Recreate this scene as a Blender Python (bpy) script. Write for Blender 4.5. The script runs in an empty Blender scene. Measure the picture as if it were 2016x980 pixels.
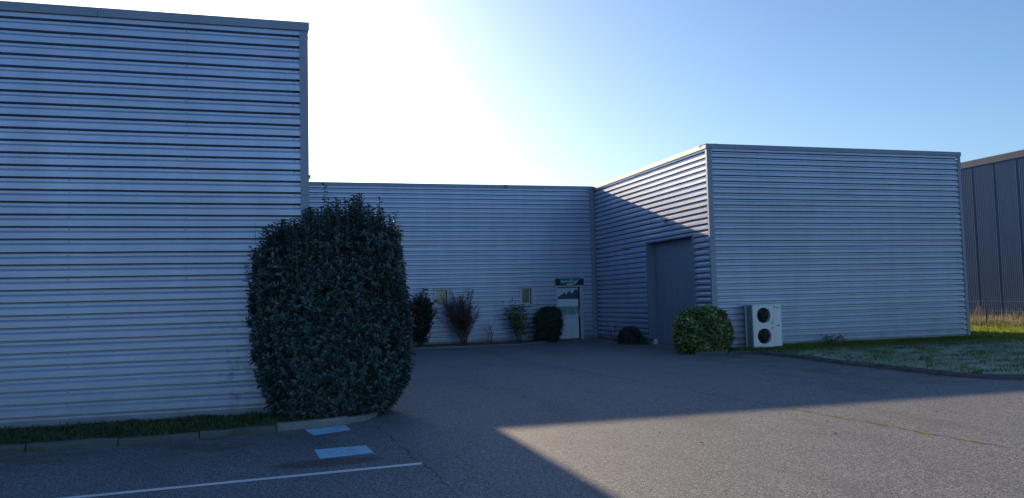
import bpy, math, random
import numpy as np
from mathutils import Vector, Matrix

SC = bpy.context.scene
COL = SC.collection

# ------------------------------------------------------------------ camera, sky, sun, exposure
CAM_H = 1.72
def make_camera():
    yaw, pitch, roll = math.radians(16.145), math.radians(3.576), math.radians(-1.402)
    f = Vector((math.sin(yaw) * math.cos(pitch), math.cos(yaw) * math.cos(pitch), math.sin(pitch)))
    r0 = Vector((math.cos(yaw), -math.sin(yaw), 0)); u0 = r0.cross(f)
    r = r0 * math.cos(roll) + u0 * math.sin(roll); u = r.cross(f)
    cd = bpy.data.cameras.new('camera'); co = bpy.data.objects.new('camera', cd); COL.objects.link(co)
    m = Matrix.Identity(4)
    for i in range(3):
        m[i][0], m[i][1], m[i][2] = r[i], u[i], -f[i]
    m[2][3] = CAM_H
    co.matrix_world = m
    cd.sensor_width = 36.0; cd.lens = 36.0 * 1556.2 / 2016.0
    cd.clip_start = 0.1; cd.clip_end = 6000
    SC.camera = co
make_camera()

SUN = Vector((-0.372, 3.22, 1.0)).normalized()           # towards the sun
world = bpy.data.worlds.new('World'); SC.world = world; world.use_nodes = True
wn = world.node_tree; wn.nodes.clear()
wo = wn.nodes.new('ShaderNodeOutputWorld'); wb = wn.nodes.new('ShaderNodeBackground')
sky = wn.nodes.new('ShaderNodeTexSky'); sky.sky_type = 'NISHITA'; sky.sun_disc = False
sky.sun_elevation = math.asin(SUN.z); sky.sun_rotation = math.atan2(SUN.x, SUN.y)
sky.air_density = 1.0; sky.dust_density = 1.0; sky.ozone_density = 4.8; sky.altitude = 100
wb.inputs['Strength'].default_value = 0.11
wn.links.new(sky.outputs[0], wb.inputs[0]); wn.links.new(wb.outputs[0], wo.inputs[0])
sl = bpy.data.lights.new('sun', 'SUN'); sl.energy = 5.0; sl.angle = math.radians(0.5); sl.color = (1.0, 0.775, 0.50)
so = bpy.data.objects.new('sun', sl); COL.objects.link(so)
so.rotation_euler = (-SUN).to_track_quat('-Z', 'Y').to_euler(); so.location = (-5, 40, 20)
SC.view_settings.view_transform = 'Standard'; SC.view_settings.look = 'None'
SC.view_settings.gamma = 1.0; SC.view_settings.exposure = 0.60
SC.view_settings.use_curve_mapping = False

# ------------------------------------------------------------------ helpers
def link(o, parent=None):
    COL.objects.link(o)
    if parent is not None: o.parent = parent
    return o
def thing(name, label, cat, loc=(0, 0, 0), group=None):
    o = bpy.data.objects.new(name, None); o.empty_display_size = 0.2; o.location = loc; link(o)
    o['label'] = label; o['category'] = cat
    if group: o['group'] = group
    return o
def tag(o, label, cat, group=None, kind=None):
    o['label'] = label; o['category'] = cat
    if group: o['group'] = group
    if kind: o['kind'] = kind
    return o
class MB:
    def __init__(s): s.v = []; s.f = []
    def face(s, pts):
        n = len(s.v); s.v += [tuple(p) for p in pts]; s.f.append(tuple(range(n, n + len(pts)))); return s
    def box(s, x0, x1, y0, y1, z0, z1):
        n = len(s.v)
        s.v += [(x0, y0, z0), (x1, y0, z0), (x1, y1, z0), (x0, y1, z0), (x0, y0, z1), (x1, y0, z1), (x1, y1, z1), (x0, y1, z1)]
        s.f += [tuple(n + i for i in q) for q in ((0, 3, 2, 1), (4, 5, 6, 7), (0, 1, 5, 4), (1, 2, 6, 5), (2, 3, 7, 6), (3, 0, 4, 7))]
        return s
    def tube(s, path, rad, n=5, cap=True):
        path = [Vector(p) for p in path]
        if not isinstance(rad, (list, tuple)): rad = [rad] * len(path)
        rings = []
        for i, p in enumerate(path):
            d = (path[min(i + 1, len(path) - 1)] - path[max(i - 1, 0)])
            d = d.normalized() if d.length > 1e-9 else Vector((0, 0, 1))
            a = d.cross(Vector((0, 0, 1)) if abs(d.z) < .9 else Vector((1, 0, 0))).normalized(); b = d.cross(a)
            k = len(s.v); rings.append(k)
            for j in range(n):
                t = 2 * math.pi * j / n
                s.v.append(tuple(p + (a * math.cos(t) + b * math.sin(t)) * rad[i]))
        for i in range(len(rings) - 1):
            for j in range(n):
                s.f.append((rings[i] + j, rings[i] + (j + 1) % n, rings[i + 1] + (j + 1) % n, rings[i + 1] + j))
        if cap:
            s.f.append(tuple(rings[0] + j for j in range(n))[::-1]); s.f.append(tuple(rings[-1] + j for j in range(n)))
        return s
    def prism(s, poly, axis_vec, base=Vector((0, 0, 0)), U=Vector((1, 0, 0)), V=Vector((0, 0, 1))):
        """extrude a 2-D outline (u,v) by axis_vec"""
        n = len(poly); k = len(s.v)
        for off in (Vector((0, 0, 0)), Vector(axis_vec)):
            for (u, v) in poly: s.v.append(tuple(base + U * u + V * v + off))
        s.f.append(tuple(k + i for i in range(n))); s.f.append(tuple(k + n + i for i in range(n))[::-1])
        for i in range(n): s.f.append((k + (i + 1) % n, k + i, k + n + i, k + n + (i + 1) % n))
        return s
    def build(s, name, mat, parent=None, smooth=False, bevel=0):
        me = bpy.data.meshes.new(name); me.from_pydata(s.v, [], s.f); me.materials.append(mat); me.update()
        if smooth: me.shade_smooth()
        o = bpy.data.objects.new(name, me); link(o, parent)
        if bevel:
            b = o.modifiers.new('bevel', 'BEVEL'); b.width = bevel; b.segments = 1; b.limit_method = 'ANGLE'
        return o
def np_mesh(name, verts, faces, mat, parent=None, smooth=False):
    verts = np.asarray(verts, np.float32).reshape(-1, 3); faces = np.asarray(faces, np.int32)
    me = bpy.data.meshes.new(name); nf, k = faces.shape
    me.vertices.add(len(verts)); me.vertices.foreach_set('co', verts.ravel())
    me.loops.add(nf * k); me.loops.foreach_set('vertex_index', faces.ravel())
    me.polygons.add(nf); me.polygons.foreach_set('loop_start', np.arange(nf, dtype=np.int32) * k)
    me.update(calc_edges=True); me.materials.append(mat)
    if smooth: me.shade_smooth()
    return link(bpy.data.objects.new(name, me), parent)

# ------------------------------------------------------------------ materials
class NT:
    def __init__(s, name):
        s.m = bpy.data.materials.new(name); s.m.use_nodes = True; s.t = s.m.node_tree; s.t.nodes.clear()
        s.out = s.n('ShaderNodeOutputMaterial'); s.geo = None
    def n(s, ty, **kw):
        o = s.t.nodes.new(ty)
        for k, v in kw.items(): setattr(o, k, v)
        return o
    def l(s, a, b): s.t.links.new(a, b)
    def pos(s):
        if s.geo is None: s.geo = s.n('ShaderNodeNewGeometry')
        return s.geo.outputs['Position']
    def mapped(s, scale=(1, 1, 1), loc=(0, 0, 0)):
        m = s.n('ShaderNodeMapping'); m.inputs['Scale'].default_value = scale; m.inputs['Location'].default_value = loc
        s.l(s.pos(), m.inputs[0]); return m.outputs[0]
    def noise(s, scale, detail=3, rough=.55, vec=None, dist=0):
        o = s.n('ShaderNodeTexNoise'); o.inputs['Scale'].default_value = scale; o.inputs['Detail'].default_value = detail
        o.inputs['Roughness'].default_value = rough; o.inputs['Distortion'].default_value = dist
        s.l(vec if vec is not None else s.pos(), o.inputs['Vector']); return o.outputs['Fac']
    def ramp(s, fac, stops, interp='LINEAR'):
        o = s.n('ShaderNodeValToRGB'); o.color_ramp.interpolation = interp
        e = o.color_ramp.elements
        while len(e) < len(stops): e.new(0.5)
        for i, (p, c) in enumerate(stops):
            e[i].position = p; e[i].color = (c, c, c, 1) if isinstance(c, (int, float)) else (*c, 1)
        s.l(fac, o.inputs[0]); return o.outputs[0]
    def mix(s, fac, a, b, mode='MIX'):
        o = s.n('ShaderNodeMix', data_type='RGBA', blend_type=mode)
        for val, i in ((fac, 0), (a, 6), (b, 7)):
            if isinstance(val, (int, float)): o.inputs[i].default_value = val if i == 0 else (val, val, val, 1)
            elif isinstance(val, tuple): o.inputs[i].default_value = (*val, 1)
            else: s.l(val, o.inputs[i])
        return o.outputs[2]
    def math(s, op, a, b=None):
        o = s.n('ShaderNodeMath', operation=op)
        for i, v in enumerate((a, b)):
            if v is None: continue
            if isinstance(v, (int, float)): o.inputs[i].default_value = v
            else: s.l(v, o.inputs[i])
        return o.outputs[0]
    def mapr(s, v, a, b, c=0., d=1.):
        o = s.n('ShaderNodeMapRange'); s.l(v, o.inputs[0])
        for i, q in enumerate((a, b, c, d)): o.inputs[i + 1].default_value = q
        return o.outputs[0]
    def xyz(s):
        o = s.n('ShaderNodeSeparateXYZ'); s.l(s.pos(), o.inputs[0]); return o.outputs
    def bump(s, h, strength, dist):
        o = s.n('ShaderNodeBump'); o.inputs['Strength'].default_value = strength; o.inputs['Distance'].default_value = dist
        s.l(h, o.inputs['Height']); return o.outputs[0]
    def bsdf(s, color, rough=.6, metal=0., spec=.5, normal=None):
        o = s.n('ShaderNodeBsdfPrincipled')
        for v, k in ((color, 'Base Color'), (rough, 'Roughness'), (metal, 'Metallic'), (spec, 'Specular IOR Level')):
            if isinstance(v, (int, float)): o.inputs[k].default_value = v
            elif isinstance(v, tuple): o.inputs[k].default_value = (*v, 1)
            else: s.l(v, o.inputs[k])
        if normal is not None: s.l(normal, o.inputs['Normal'])
        return o.outputs[0]
    def done(s, shader): s.l(shader, s.out.inputs[0]); return s.m

def plain(name, col, rough=.6, metal=0., var=.12, vscale=6., spec=.5):
    t = NT(name); n = t.noise(vscale, 4)
    c = t.mix(n, tuple(x * (1 - var) for x in col), tuple(min(1, x * (1 + var)) for x in col))
    return t.done(t.bsdf(c, rough, metal, spec))

def cladding_mat(name, base, rough=.36, metal=.42, algae=False, grime=.5):
    t = NT(name)
    streak = t.noise(1.0, 5, .6, t.mapped((2.2, 2.2, .35)))
    smear = t.noise(1.0, 4, .65, t.mapped((.45, .45, 9.0)))
    fine = t.noise(38, 3)
    d = t.mix(t.ramp(streak, [(.35, 0.), (.75, 1.)]), tuple(x * (1 - .10) for x in base), tuple(x * 1.07 for x in base))
    d = t.mix(t.math('MULTIPLY', t.ramp(smear, [(.56, 0.), (.74, 1.)]), grime), d, tuple(x * .45 for x in base))
    d = t.mix(t.math('MULTIPLY', t.ramp(fine, [(.5, 0.), (.8, 1.)]), .12), d, tuple(x * .6 for x in base))
    oi = t.n('ShaderNodeObjectInfo'); d = t.mix(t.mapr(oi.outputs['Random'], 0, 1, 0., .16), d, tuple(q * .45 for q in base))
    # splash dirt low on the wall
    x, y, z = t.xyz()
    low = t.math('MULTIPLY', t.mapr(z, .65, .05), t.ramp(t.noise(3.5, 5, .7), [(.35, 0.), (.7, 1.)]))
    d = t.mix(t.math('MULTIPLY', low, .5), d, (.16, .16, .13))
    if algae:
        px = t.math('MULTIPLY', t.mapr(x, -1.35, -.75), t.mapr(x, -.2, -.5))
        pz = t.math('MULTIPLY', t.mapr(z, 1.75, 1.3), t.mapr(z, .1, .25))
        sp = t.ramp(t.noise(1.0, 6, .75, t.mapped((7, 7, 4.5))), [(.50, 0.), (.68, 1.)])
        d = t.mix(t.math('MULTIPLY', t.math('MULTIPLY', px, pz), t.math('MULTIPLY', sp, .6)), d, (.045, .06, .025))
    r = t.mix(fine, rough - .05, rough + .08)
    h = t.noise(2.6, 2, .4, t.mapped((.5, .5, 3)))
    return t.done(t.bsdf(d, r, metal, .5, t.bump(h, .45, .006)))

M = {}
M['clad_left'] = cladding_mat('silver_cladding_left', (.50, .575, .75), algae=True, grime=.25)
M['clad_rear'] = cladding_mat('silver_cladding_rear', (.50, .575, .75), grime=.45)
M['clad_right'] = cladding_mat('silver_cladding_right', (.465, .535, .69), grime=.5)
M['trim'] = cladding_mat('grey_trim', (.29, .335, .42), .5, .3, grime=.2)
M['slate'] = cladding_mat('slate_grey_metal', (.27, .31, .39), .5, .15, grime=.15)
M['far_metal'] = cladding_mat('anthracite_panel', (.075, .14, .245), .75, .0, grime=.15)
M['far_coping'] = plain('far_coping', (.05, .085, .15), .7)
M['core'] = plain('inner_wall', (.12, .12, .12), .9)
M['roof'] = plain('roof_membrane', (.18, .18, .18), .9)
M['screw'] = plain('screw_steel', (.17, .17, .19), .5, .5)
M['alu'] = plain('aluminium_frame', (.50, .53, .57), .45, .2, .08)
M['dark'] = plain('black_plastic', (.012, .012, .014), .5)
M['white_paint'] = plain('white_enamel', (.84, .84, .82), .35, 0, .04)
M['navy'] = plain('navy_board', (.012, .013, .03), .45)
M['green'] = plain('green_plate', (.0, .24, .15), .45)
M['pale'] = plain('pale_lettering', (.62, .80, .78), .5)
M['coil'] = plain('coil_fins', (.06, .065, .07), .5, .5)
M['wire'] = plain('galvanised_wire', (.3, .3, .3), .4, .7)
M['post'] = plain('dark_steel_post', (.03, .03, .03), .6)

def concrete(name, base, moss=.35):
    t = NT(name); n1 = t.noise(5, 5, .65); n2 = t.noise(70, 3, .7)
    c = t.mix(n1, tuple(x * .65 for x in base), tuple(x * 1.25 for x in base))
    c = t.mix(t.math('MULTIPLY', t.ramp(n2, [(.5, 0.), (.75, 1.)]), .4), c, tuple(x * .5 for x in base))
    c = t.mix(t.math('MULTIPLY', t.ramp(t.noise(2.3, 5, .7), [(.5, 0.), (.68, 1.)]), moss), c, (.06, .065, .03))
    return t.done(t.bsdf(c, .9, 0, .3, t.bump(t.math('ADD', n2, n1), .6, .006)))
M['concrete'] = concrete('weathered_concrete', (.27, .26, .235))
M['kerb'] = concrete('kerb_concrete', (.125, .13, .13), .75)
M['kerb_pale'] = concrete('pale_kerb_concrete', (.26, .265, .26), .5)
M['plinth'] = concrete('plinth_concrete', (.32, .26, .18), .3)
M['soil'] = concrete('bare_soil', (.17, .135, .09), .35)

def asphalt():
    t = NT('worn_asphalt'); x, y, z = t.xyz()
    big = t.noise(.22, 5, .6); mid = t.noise(1.5, 4, .6)
    v = t.n('ShaderNodeTexVoronoi'); v.inputs['Scale'].default_value = 92; t.l(t.pos(), v.inputs['Vector'])
    sep = t.n('ShaderNodeSeparateColor'); t.l(v.outputs['Color'], sep.inputs[0])
    grain = sep.outputs[0]; fine = t.noise(160, 2, .7); g2 = t.noise(34, 3, .7)
    base = t.mix(big, (.101, .112, .140), (.150, .165, .202))
    base = t.mix(t.ramp(mid, [(.3, 0.), (.75, .5)]), base, (.18, .195, .235))
    base = t.mix(t.ramp(grain, [(.0, .95), (.45, .0)]), base, (.035, .034, .032))
    base = t.mix(t.ramp(grain, [(.58, .0), (1., .95)]), base, (.44, .44, .44))
    base = t.mix(t.ramp(g2, [(.60, .0), (.78, .35)]), base, (.06, .058, .054))
    base = t.mix(t.ramp(t.noise(.55, 5, .65, t.mapped((1.6, .5, 1))), [(.52, 0.), (.72, .45)]), base, (.060, .064, .075))
    base = t.mix(t.ramp(t.noise(2.6, 5, .7), [(.64, 0.), (.74, .5)]), base, (.05, .05, .05))
    # dark tar joints where two lanes of asphalt meet (wavy, broken)
    wob = t.math('MULTIPLY', t.math('SUBTRACT', t.noise(1.1, 5, .7, t.mapped((.2, 1.3, 1))), .5), .34)
    for x0, k, y0, y1, w in ((1.86, -.055, 4.5, 11.6, .020), (7.95, -.076, 3., 28., .03)):
        d = t.math('ABSOLUTE', t.math('ADD', t.math('SUBTRACT', t.math('SUBTRACT', x, x0), t.math('MULTIPLY', y, k)), wob))
        ln = t.math('MULTIPLY', t.mapr(d, w, w * .35), t.ramp(t.noise(2.2, 3), [(.38, 0.), (.55, 1.)]))
        ln = t.math('MULTIPLY', ln, t.math('MULTIPLY', t.mapr(y, y0, y0 + .5), t.mapr(y, y1, y1 - .5)))
        base = t.mix(t.math('MULTIPLY', ln, .8), base, (.012, .012, .011))
    # moss film along both kerbs
    mn = t.ramp(t.noise(1.3, 6, .75), [(.40, 0.), (.66, 1.)])
    ml = t.math('MULTIPLY', t.mapr(y, 9.4, 10.7), t.math('MULTIPLY', t.mapr(x, .9, -.6), t.mapr(y, 13.2, 12.9)))
    mr = t.math('MULTIPLY', t.mapr(x, 9.2, 11.6), t.mapr(y, 10.8, 12.5))
    mb = t.math('MULTIPLY', t.mapr(y, 22, 25), .45)
    mm = t.math('MULTIPLY', t.math('MAXIMUM', t.math('MAXIMUM', ml, t.math('MULTIPLY', mr, .8)), mb), mn)
    base = t.mix(t.math('MULTIPLY', mm, .85), base, (.055, .075, .022))
    # rust coloured oval stain beside the parking line
    ex = t.math('POWER', t.math('DIVIDE', t.math('SUBTRACT', x, .45), .62), 2.0); ey = t.math('POWER', t.math('DIVIDE', t.math('SUBTRACT', y, 8.92), .23), 2.0)
    st = t.mapr(t.math('ADD', t.math('ADD', ex, ey), t.math('MULTIPLY', t.noise(6, 4), .5)), 1.35, .9)
    base = t.mix(t.math('MULTIPLY', st, .62), base, (.075, .038, .028))
    h = t.math('ADD', t.math('MULTIPLY', grain, .6), t.math('ADD', fine, t.math('MULTIPLY', g2, .8)))
    return t.done(t.bsdf(base, .68, 0, .45, t.bump(h, .9, .006)))
M['asphalt'] = asphalt()

def road_paint(name, col, wear):
    t = NT(name); n = t.noise(26, 4, .7); n2 = t.noise(3, 4, .6)
    c = t.mix(t.ramp(t.math('ADD', t.math('MULTIPLY', t.noise(70, 4, .75), .7), t.math('MULTIPLY', t.noise(5, 4), .3)), [(.53, 0.), (.62, wear)]), col, (.09, .09, .085))
    c = t.mix(t.math('MULTIPLY', n2, .25), c, tuple(x * .7 for x in col))
    return t.done(t.bsdf(c, .6, 0, .4, t.bump(n, .4, .003)))
M['line'] = road_paint('white_road_paint', (.84, .84, .82), .5)
M['blue'] = road_paint('blue_road_paint', (.40, .69, .90), .7)
M['symbol'] = road_paint('faded_symbol_paint', (.66, .82, .92), .7)

def lawn_mat(name, blade=False, frost=True):
    t = NT(name); x, y, z = t.xyz()
    n1 = t.noise(1.0, 5, .7, t.mapped((1.1, 1.9, 1))); n2 = t.noise(7, 4, .7)
    if blade:
        g = t.geo.outputs['Random Per Island']
        c = t.ramp(g, [(0., (.035, .075, .018)), (.5, (.085, .155, .028)), (.85, (.16, .21, .045)), (1., (.30, .26, .11))])
    else:
        c = t.mix(n2, (.020, .032, .012), (.055, .075, .022))
    if frost:
        # rime where the open shade lies, none by the wall or in the far sunny part
        m = t.math('MULTIPLY', t.mapr(y, 20.0, 17.6), t.mapr(x, 26, 22))
        k = t.ramp(t.math('ADD', t.math('MULTIPLY', n1, .6), t.math('MULTIPLY', n2, .45)), [(.48, 0.), (.56, 1.)])
        f = t.math('MULTIPLY', t.math('MULTIPLY', m, k), .72)
        c = t.mix(f, c, (.55, .62, .62))
    b = t.bsdf(c, .7, 0, .3, None if blade else t.bump(n2, 1., .03))
    if blade:
        tr = t.n('ShaderNodeBsdfTranslucent'); t.l(t.mix(.8, c, (.20, .24, .02), 'ADD'), tr.inputs[0])
        mx = t.n('ShaderNodeMixShader'); mx.inputs[0].default_value = .45; t.l(b, mx.inputs[1]); t.l(tr.outputs[0], mx.inputs[2]); b = mx.outputs[0]
    return t.done(b)
M['lawn'] = lawn_mat('lawn_soil'); M['blade'] = lawn_mat('grass_blades', True)
def leaf_mat(name, stops, rough=.42, transl=.22, tcol=None, spec=.5):
    t = NT(name); t.pos(); g = t.geo.outputs['Random Per Island']
    c = t.ramp(g, stops)
    c = t.mix(t.ramp(t.noise(1.7, 4, .65), [(.4, 0.), (.7, .6)]), c, tuple(q * .55 for q in stops[0][1]))
    b = t.bsdf(c, rough, 0, spec)
    tr = t.n('ShaderNodeBsdfTranslucent')
    if tcol: tr.inputs[0].default_value = (*tcol, 1)
    else: t.l(c, tr.inputs[0])
    mx = t.n('ShaderNodeMixShader'); mx.inputs[0].default_value = transl
    t.l(b, mx.inputs[1]); t.l(tr.outputs[0], mx.inputs[2]); return t.done(mx.outputs[0])
M['strip'] = lawn_mat('verge_soil', False, False); M['strip_blade'] = leaf_mat('verge_blades', [(0., (.03, .07, .025)), (.6, (.07, .125, .04)), (.9, (.13, .16, .06)), (1., (.30, .25, .14))], .7, .2)

M['hedge'] = leaf_mat('hedge_leaf', [(0., (.048, .092, .092)), (.6, (.078, .138, .130)), (1., (.115, .185, .150))], .42, .2, None, .7)
M['red_leaf'] = leaf_mat('red_leaf', [(0., (.38, .03, .02)), (.6, (.50, .05, .025)), (1., (.45, .12, .05))], .45, .35)
M['variegated'] = leaf_mat('variegated_leaf', [(0., (.09, .15, .05)), (.55, (.21, .29, .09)), (.85, (.40, .46, .16)), (1., (.60, .62, .30))], .40, .25, None, .9)
M['yellowish'] = leaf_mat('yellow_green_leaf', [(0., (.09, .12, .05)), (.5, (.22, .25, .09)), (1., (.48, .43, .16))], .5, .3)
M['dark_needle'] = leaf_mat('dark_needle', [(0., (.042, .062, .050)), (1., (.105, .130, .095))], .6, .1)
M['dark_leaf'] = leaf_mat('small_dark_leaf', [(0., (.035, .060, .045)), (1., (.085, .125, .075))], .5, .15)
M['russet'] = leaf_mat('russet_bud', [(0., (.12, .062, .056)), (1., (.22, .12, .10))], .7, .15)
M['bark'] = plain('grey_bark', (.085, .07, .058), .9, 0, .3, 20)
M['red_bark'] = plain('reddish_twig', (.14, .08, .07), .8, 0, .3, 20)
M['stem'] = plain('pale_shoot', (.11, .11, .085), .7, 0, .3, 20)
M['straw'] = leaf_mat('dry_straw', [(0., (.16, .14, .08)), (.6, (.32, .28, .17)), (1., (.48, .44, .30))], .7, .4)
M['weed_green'] = leaf_mat('weed_green', [(0., (.10, .13, .02)), (1., (.30, .30, .06))], .6, .4)
M['moss'] = leaf_mat('yellow_moss', [(0., (.30, .27, .07)), (1., (.52, .46, .14))], .8, .3)
M['litter'] = leaf_mat('dead_leaf', [(0., (.10, .06, .03)), (1., (.26, .18, .10))], .8, .1)

def field_mat():
    t = NT('field'); x, y, z = t.xyz(); n = t.noise(.08, 5, .6)
    c = t.mix(n, (.035, .055, .018), (.06, .08, .03))
    return t.done(t.bsdf(c, .9, 0, .2))
M['field'] = field_mat()

def glass_mat(name, refl, tint, rough=.015):
    t = NT(name); b = t.bsdf(tint, .25, 0, .5); g = t.n('ShaderNodeBsdfGlossy'); g.inputs['Roughness'].default_value = rough
    g.inputs['Color'].default_value = (.86, .92, .96, 1)
    mx = t.n('ShaderNodeMixShader'); mx.inputs[0].default_value = refl; t.l(b, mx.inputs[1]); t.l(g.outputs[0], mx.inputs[2])
    return t.done(mx.outputs[0])
M['mirror_glass'] = glass_mat('coated_glass', .72, (.02, .025, .03))
M['window_glass'] = glass_mat('window_glass', .12, (.085, .08, .05), .1)
M['window_glass_grey'] = glass_mat('window_glass_grey', .04, (.05, .055, .055), .1)
M['print_sky'] = plain('print_sky', (.58, .68, .78), .3, 0, .08, 4)
M['print_field'] = plain('print_field', (.70, .80, .80), .3, 0, .15, 8)
M['print_crop'] = plain('print_crop', (.17, .34, .33), .3, 0, .35, 18)
M['print_ground'] = plain('print_ground', (.50, .62, .66), .3, 0, .25, 22)
M['print_trees'] = plain('print_trees', (.05, .09, .12), .3, 0, .6, 22)
t = NT('frosted_film'); M['film'] = t.done(t.bsdf((.86, .90, .91), .35, 0, .5))

# ------------------------------------------------------------------ dimensions of the building
P_RIB = .183; Z0 = 6.036; ZT = 6.264                 # rib pitch, first shadow gap, coping top
YL, YB, YR = 13.004, 30.42, 21.227                   # front faces of left, rear, right wings
XL, XG, XR = .374, 12.394, 21.956
DEPTH = .030; SLOT = .16                           # recess of the valley, of the groove added under ribs for dark shade

def profile(zbot, zext):
    """(z, recess, sheet index) polyline from the top down"""
    pts = [(ZT - .12, 0.)]
    i = 0
    while True:
        zc = Z0 - i * P_RIB
        for dz, d in ((.017, 0.), (.0169, SLOT), (-.040, SLOT), (-.016, DEPTH), (-.050, DEPTH), (-.085, 0.)):
            pts.append((zc + dz, d))
        i += 1
        if zc - .085 < zbot + .02: break
    pts = [p for p in pts if p[0] > zbot] + [(zbot, 0.)]
    if pts[-2][1] > DEPTH: pts.pop(-2)
    out = []
    for a, b in zip(pts[:-1], pts[1:]):
        out.append(a)
        for ze in sorted(zext, reverse=True):
            if b[0] + 1e-4 < ze < a[0] - 1e-4:
                k = (a[0] - ze) / (a[0] - b[0]); out.append((ze, a[1] + (b[1] - a[1]) * k))
    out.append(pts[-1]); return out

def clad(parent, mat, origin, u, nrm, length, zbot, openings=(), seed=1, laps=(2, 5, 8, 14, 20, 26), wob=.0016):
    rs = np.random.RandomState(seed)
    u = Vector(u); nrm = Vector(nrm); O = Vector(origin)
    ext = [z for o in openings for z in (o[2], o[3])]
    prof = profile(zbot, ext)
    S = set([0., length])
    k = max(2, int(length / .7))
    S |= set(round(length * i / k, 4) for i in range(k + 1)); S |= set(q for o in openings for q in (o[0], o[1]))
    S = sorted(S)
    cut = [Z0 - j * P_RIB - .050 for j in laps]
    def sheet(z): return sum(1 for c in cut if z < c - 1e-6)
    groups = {}
    jz = {}
    for a, b in zip(prof[:-1], prof[1:]):
        groups.setdefault(sheet((a[0] + b[0]) / 2), []).append((a, b))
    for g, segs in groups.items():
        top, bot = segs[0][0][0], segs[-1][1][0]
        def pt(s, q):
            key = (round(s, 4), int(round((Z0 - q[0]) / P_RIB)))
            if key not in jz: jz[key] = rs.normal(0, wob)
            lap = .004 * (top - q[0]) / max(top - bot, .01)
            zz = q[0] + (jz[key] if zbot + .05 < q[0] < ZT - .2 else 0)
            return O + u * s + nrm * (lap - q[1]) + Vector((0, 0, zz))
        cells = set()
        for i, (a, b) in enumerate(segs):
            zm = (a[0] + b[0]) / 2
            for j, (s0, s1) in enumerate(zip(S[:-1], S[1:])):
                sm = (s0 + s1) / 2
                if not any(o[0] < sm < o[1] and o[2] < zm < o[3] for o in openings): cells.add((i, j))
        while cells:                                     # one mesh for each unbroken piece of sheet
            todo = [cells.pop()]; comp = []
            while todo:
                i, j = todo.pop(); comp.append((i, j))
                for q in ((i + 1, j), (i - 1, j), (i, j + 1), (i, j - 1)):
                    if q in cells: cells.remove(q); todo.append(q)
            mb = MB(); vid = {}
            def vert(key, p):
                if key not in vid: vid[key] = len(mb.v); mb.v.append(tuple(p))
                return vid[key]
            for i, j in comp:
                a, b = segs[i]; s0, s1 = S[j], S[j + 1]
                mb.f.append((vert((i + 1, j), pt(s0, b)), vert((i + 1, j + 1), pt(s1, b)), vert((i, j + 1), pt(s1, a)), vert((i, j), pt(s0, a))))
                if i == len(segs) - 1:                   # turned under lower edge
                    p0, p1 = pt(s0, b), pt(s1, b)
                    mb.f.append((vert(('u', j), p0 - nrm * .02), vert(('u', j + 1), p1 - nrm * .02), vert((i + 1, j + 1), p1), vert((i + 1, j), p0)))
            mb.build('cladding_sheet', mat, parent)

def screws(parent, origin, u, nrm, cols, n=33):
    mb = MB(); u = Vector(u); nrm = Vector(nrm); O = Vector(origin); r = random.Random(3)
    for c in cols:
        for i in range(n):
            p = O + u * (c + r.uniform(-.006, .006)) + Vector((0, 0, Z0 - i * P_RIB - .033)) - nrm * (DEPTH - .004)
            if p.z < .2: continue
            mb.prism([(math.cos(k * math.pi / 3) * .008, math.sin(k * math.pi / 3) * .008) for k in range(6)], nrm * .008, p, u, Vector((0, 0, 1)))
    o = mb.build('screw', M['screw'], parent); o['kind'] = 'stuff'

def coping_run(parent, a, b, nrm, seg=3.0, first=None):
    """folded coping pieces butted end to end along a wall head"""
    a = Vector(a); b = Vector(b); d = b - a; L = d.length; u = d / L; nrm = Vector(nrm); r = random.Random(int(L * 100))
    cuts = [0.]; s = first if first else seg
    while s < L - .3: cuts.append(s); s += seg
    cuts.append(L)
    for i in range(len(cuts) - 1):
        s0, s1 = cuts[i] + (.003 if i else 0), cuts[i + 1] - (.003 if i + 2 < len(cuts) else 0)
        dz = r.uniform(-.002, .002)
        poly = [(.034, -.138), (.040, -.138), (.036, 0), (-.36, .012), (-.36, -.05), (-.352, -.05), (-.352, 0), (.028, -.008)]
        MB().prism(poly, u * (s1 - s0), a + u * s0 + Vector((0, 0, ZT + dz)), nrm, Vector((0, 0, 1))).build('coping', M['trim'], parent)

def angle_trim(name, parent, x, y, sx, wx, sy, wy, z0, z1, mat='trim', t=.012):
    """L shaped corner flashing: one leaf along x (facing -y), one along y"""
    mb = MB()
    xa, xb = sorted((x, x + sx * wx)); ya, yb = sorted((y, y + sy * wy))
    mb.box(xa, xb, y - t, y, z0, z1)
    xo = (x, x + t) if sx < 0 else (x - t, x)
    mb.box(xo[0], xo[1], y - t, y + wy, z0, z1)
    return mb.build(name, M[mat], parent)

Z_CLAD = .12
# ------------------------------------------------------------------ ground
def sheet(name, pts, z, mat):
    o = MB().face([(p[0], p[1], z) for p in pts]).build(name, mat); o['kind'] = 'structure'; return o
sheet('field', [(-1500, -1500), (1500, -1500), (1500, 1500), (-1500, 1500)], -.04, M['field'])
sheet('asphalt_yard', [(-30, -6), (40, -6), (40, 11.2), (13.2, 11.2), (13.2, 31), (-30, 31)], 0., M['asphalt'])  # unseen rear edge cut short so less sunlight bounces onto the walls

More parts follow.
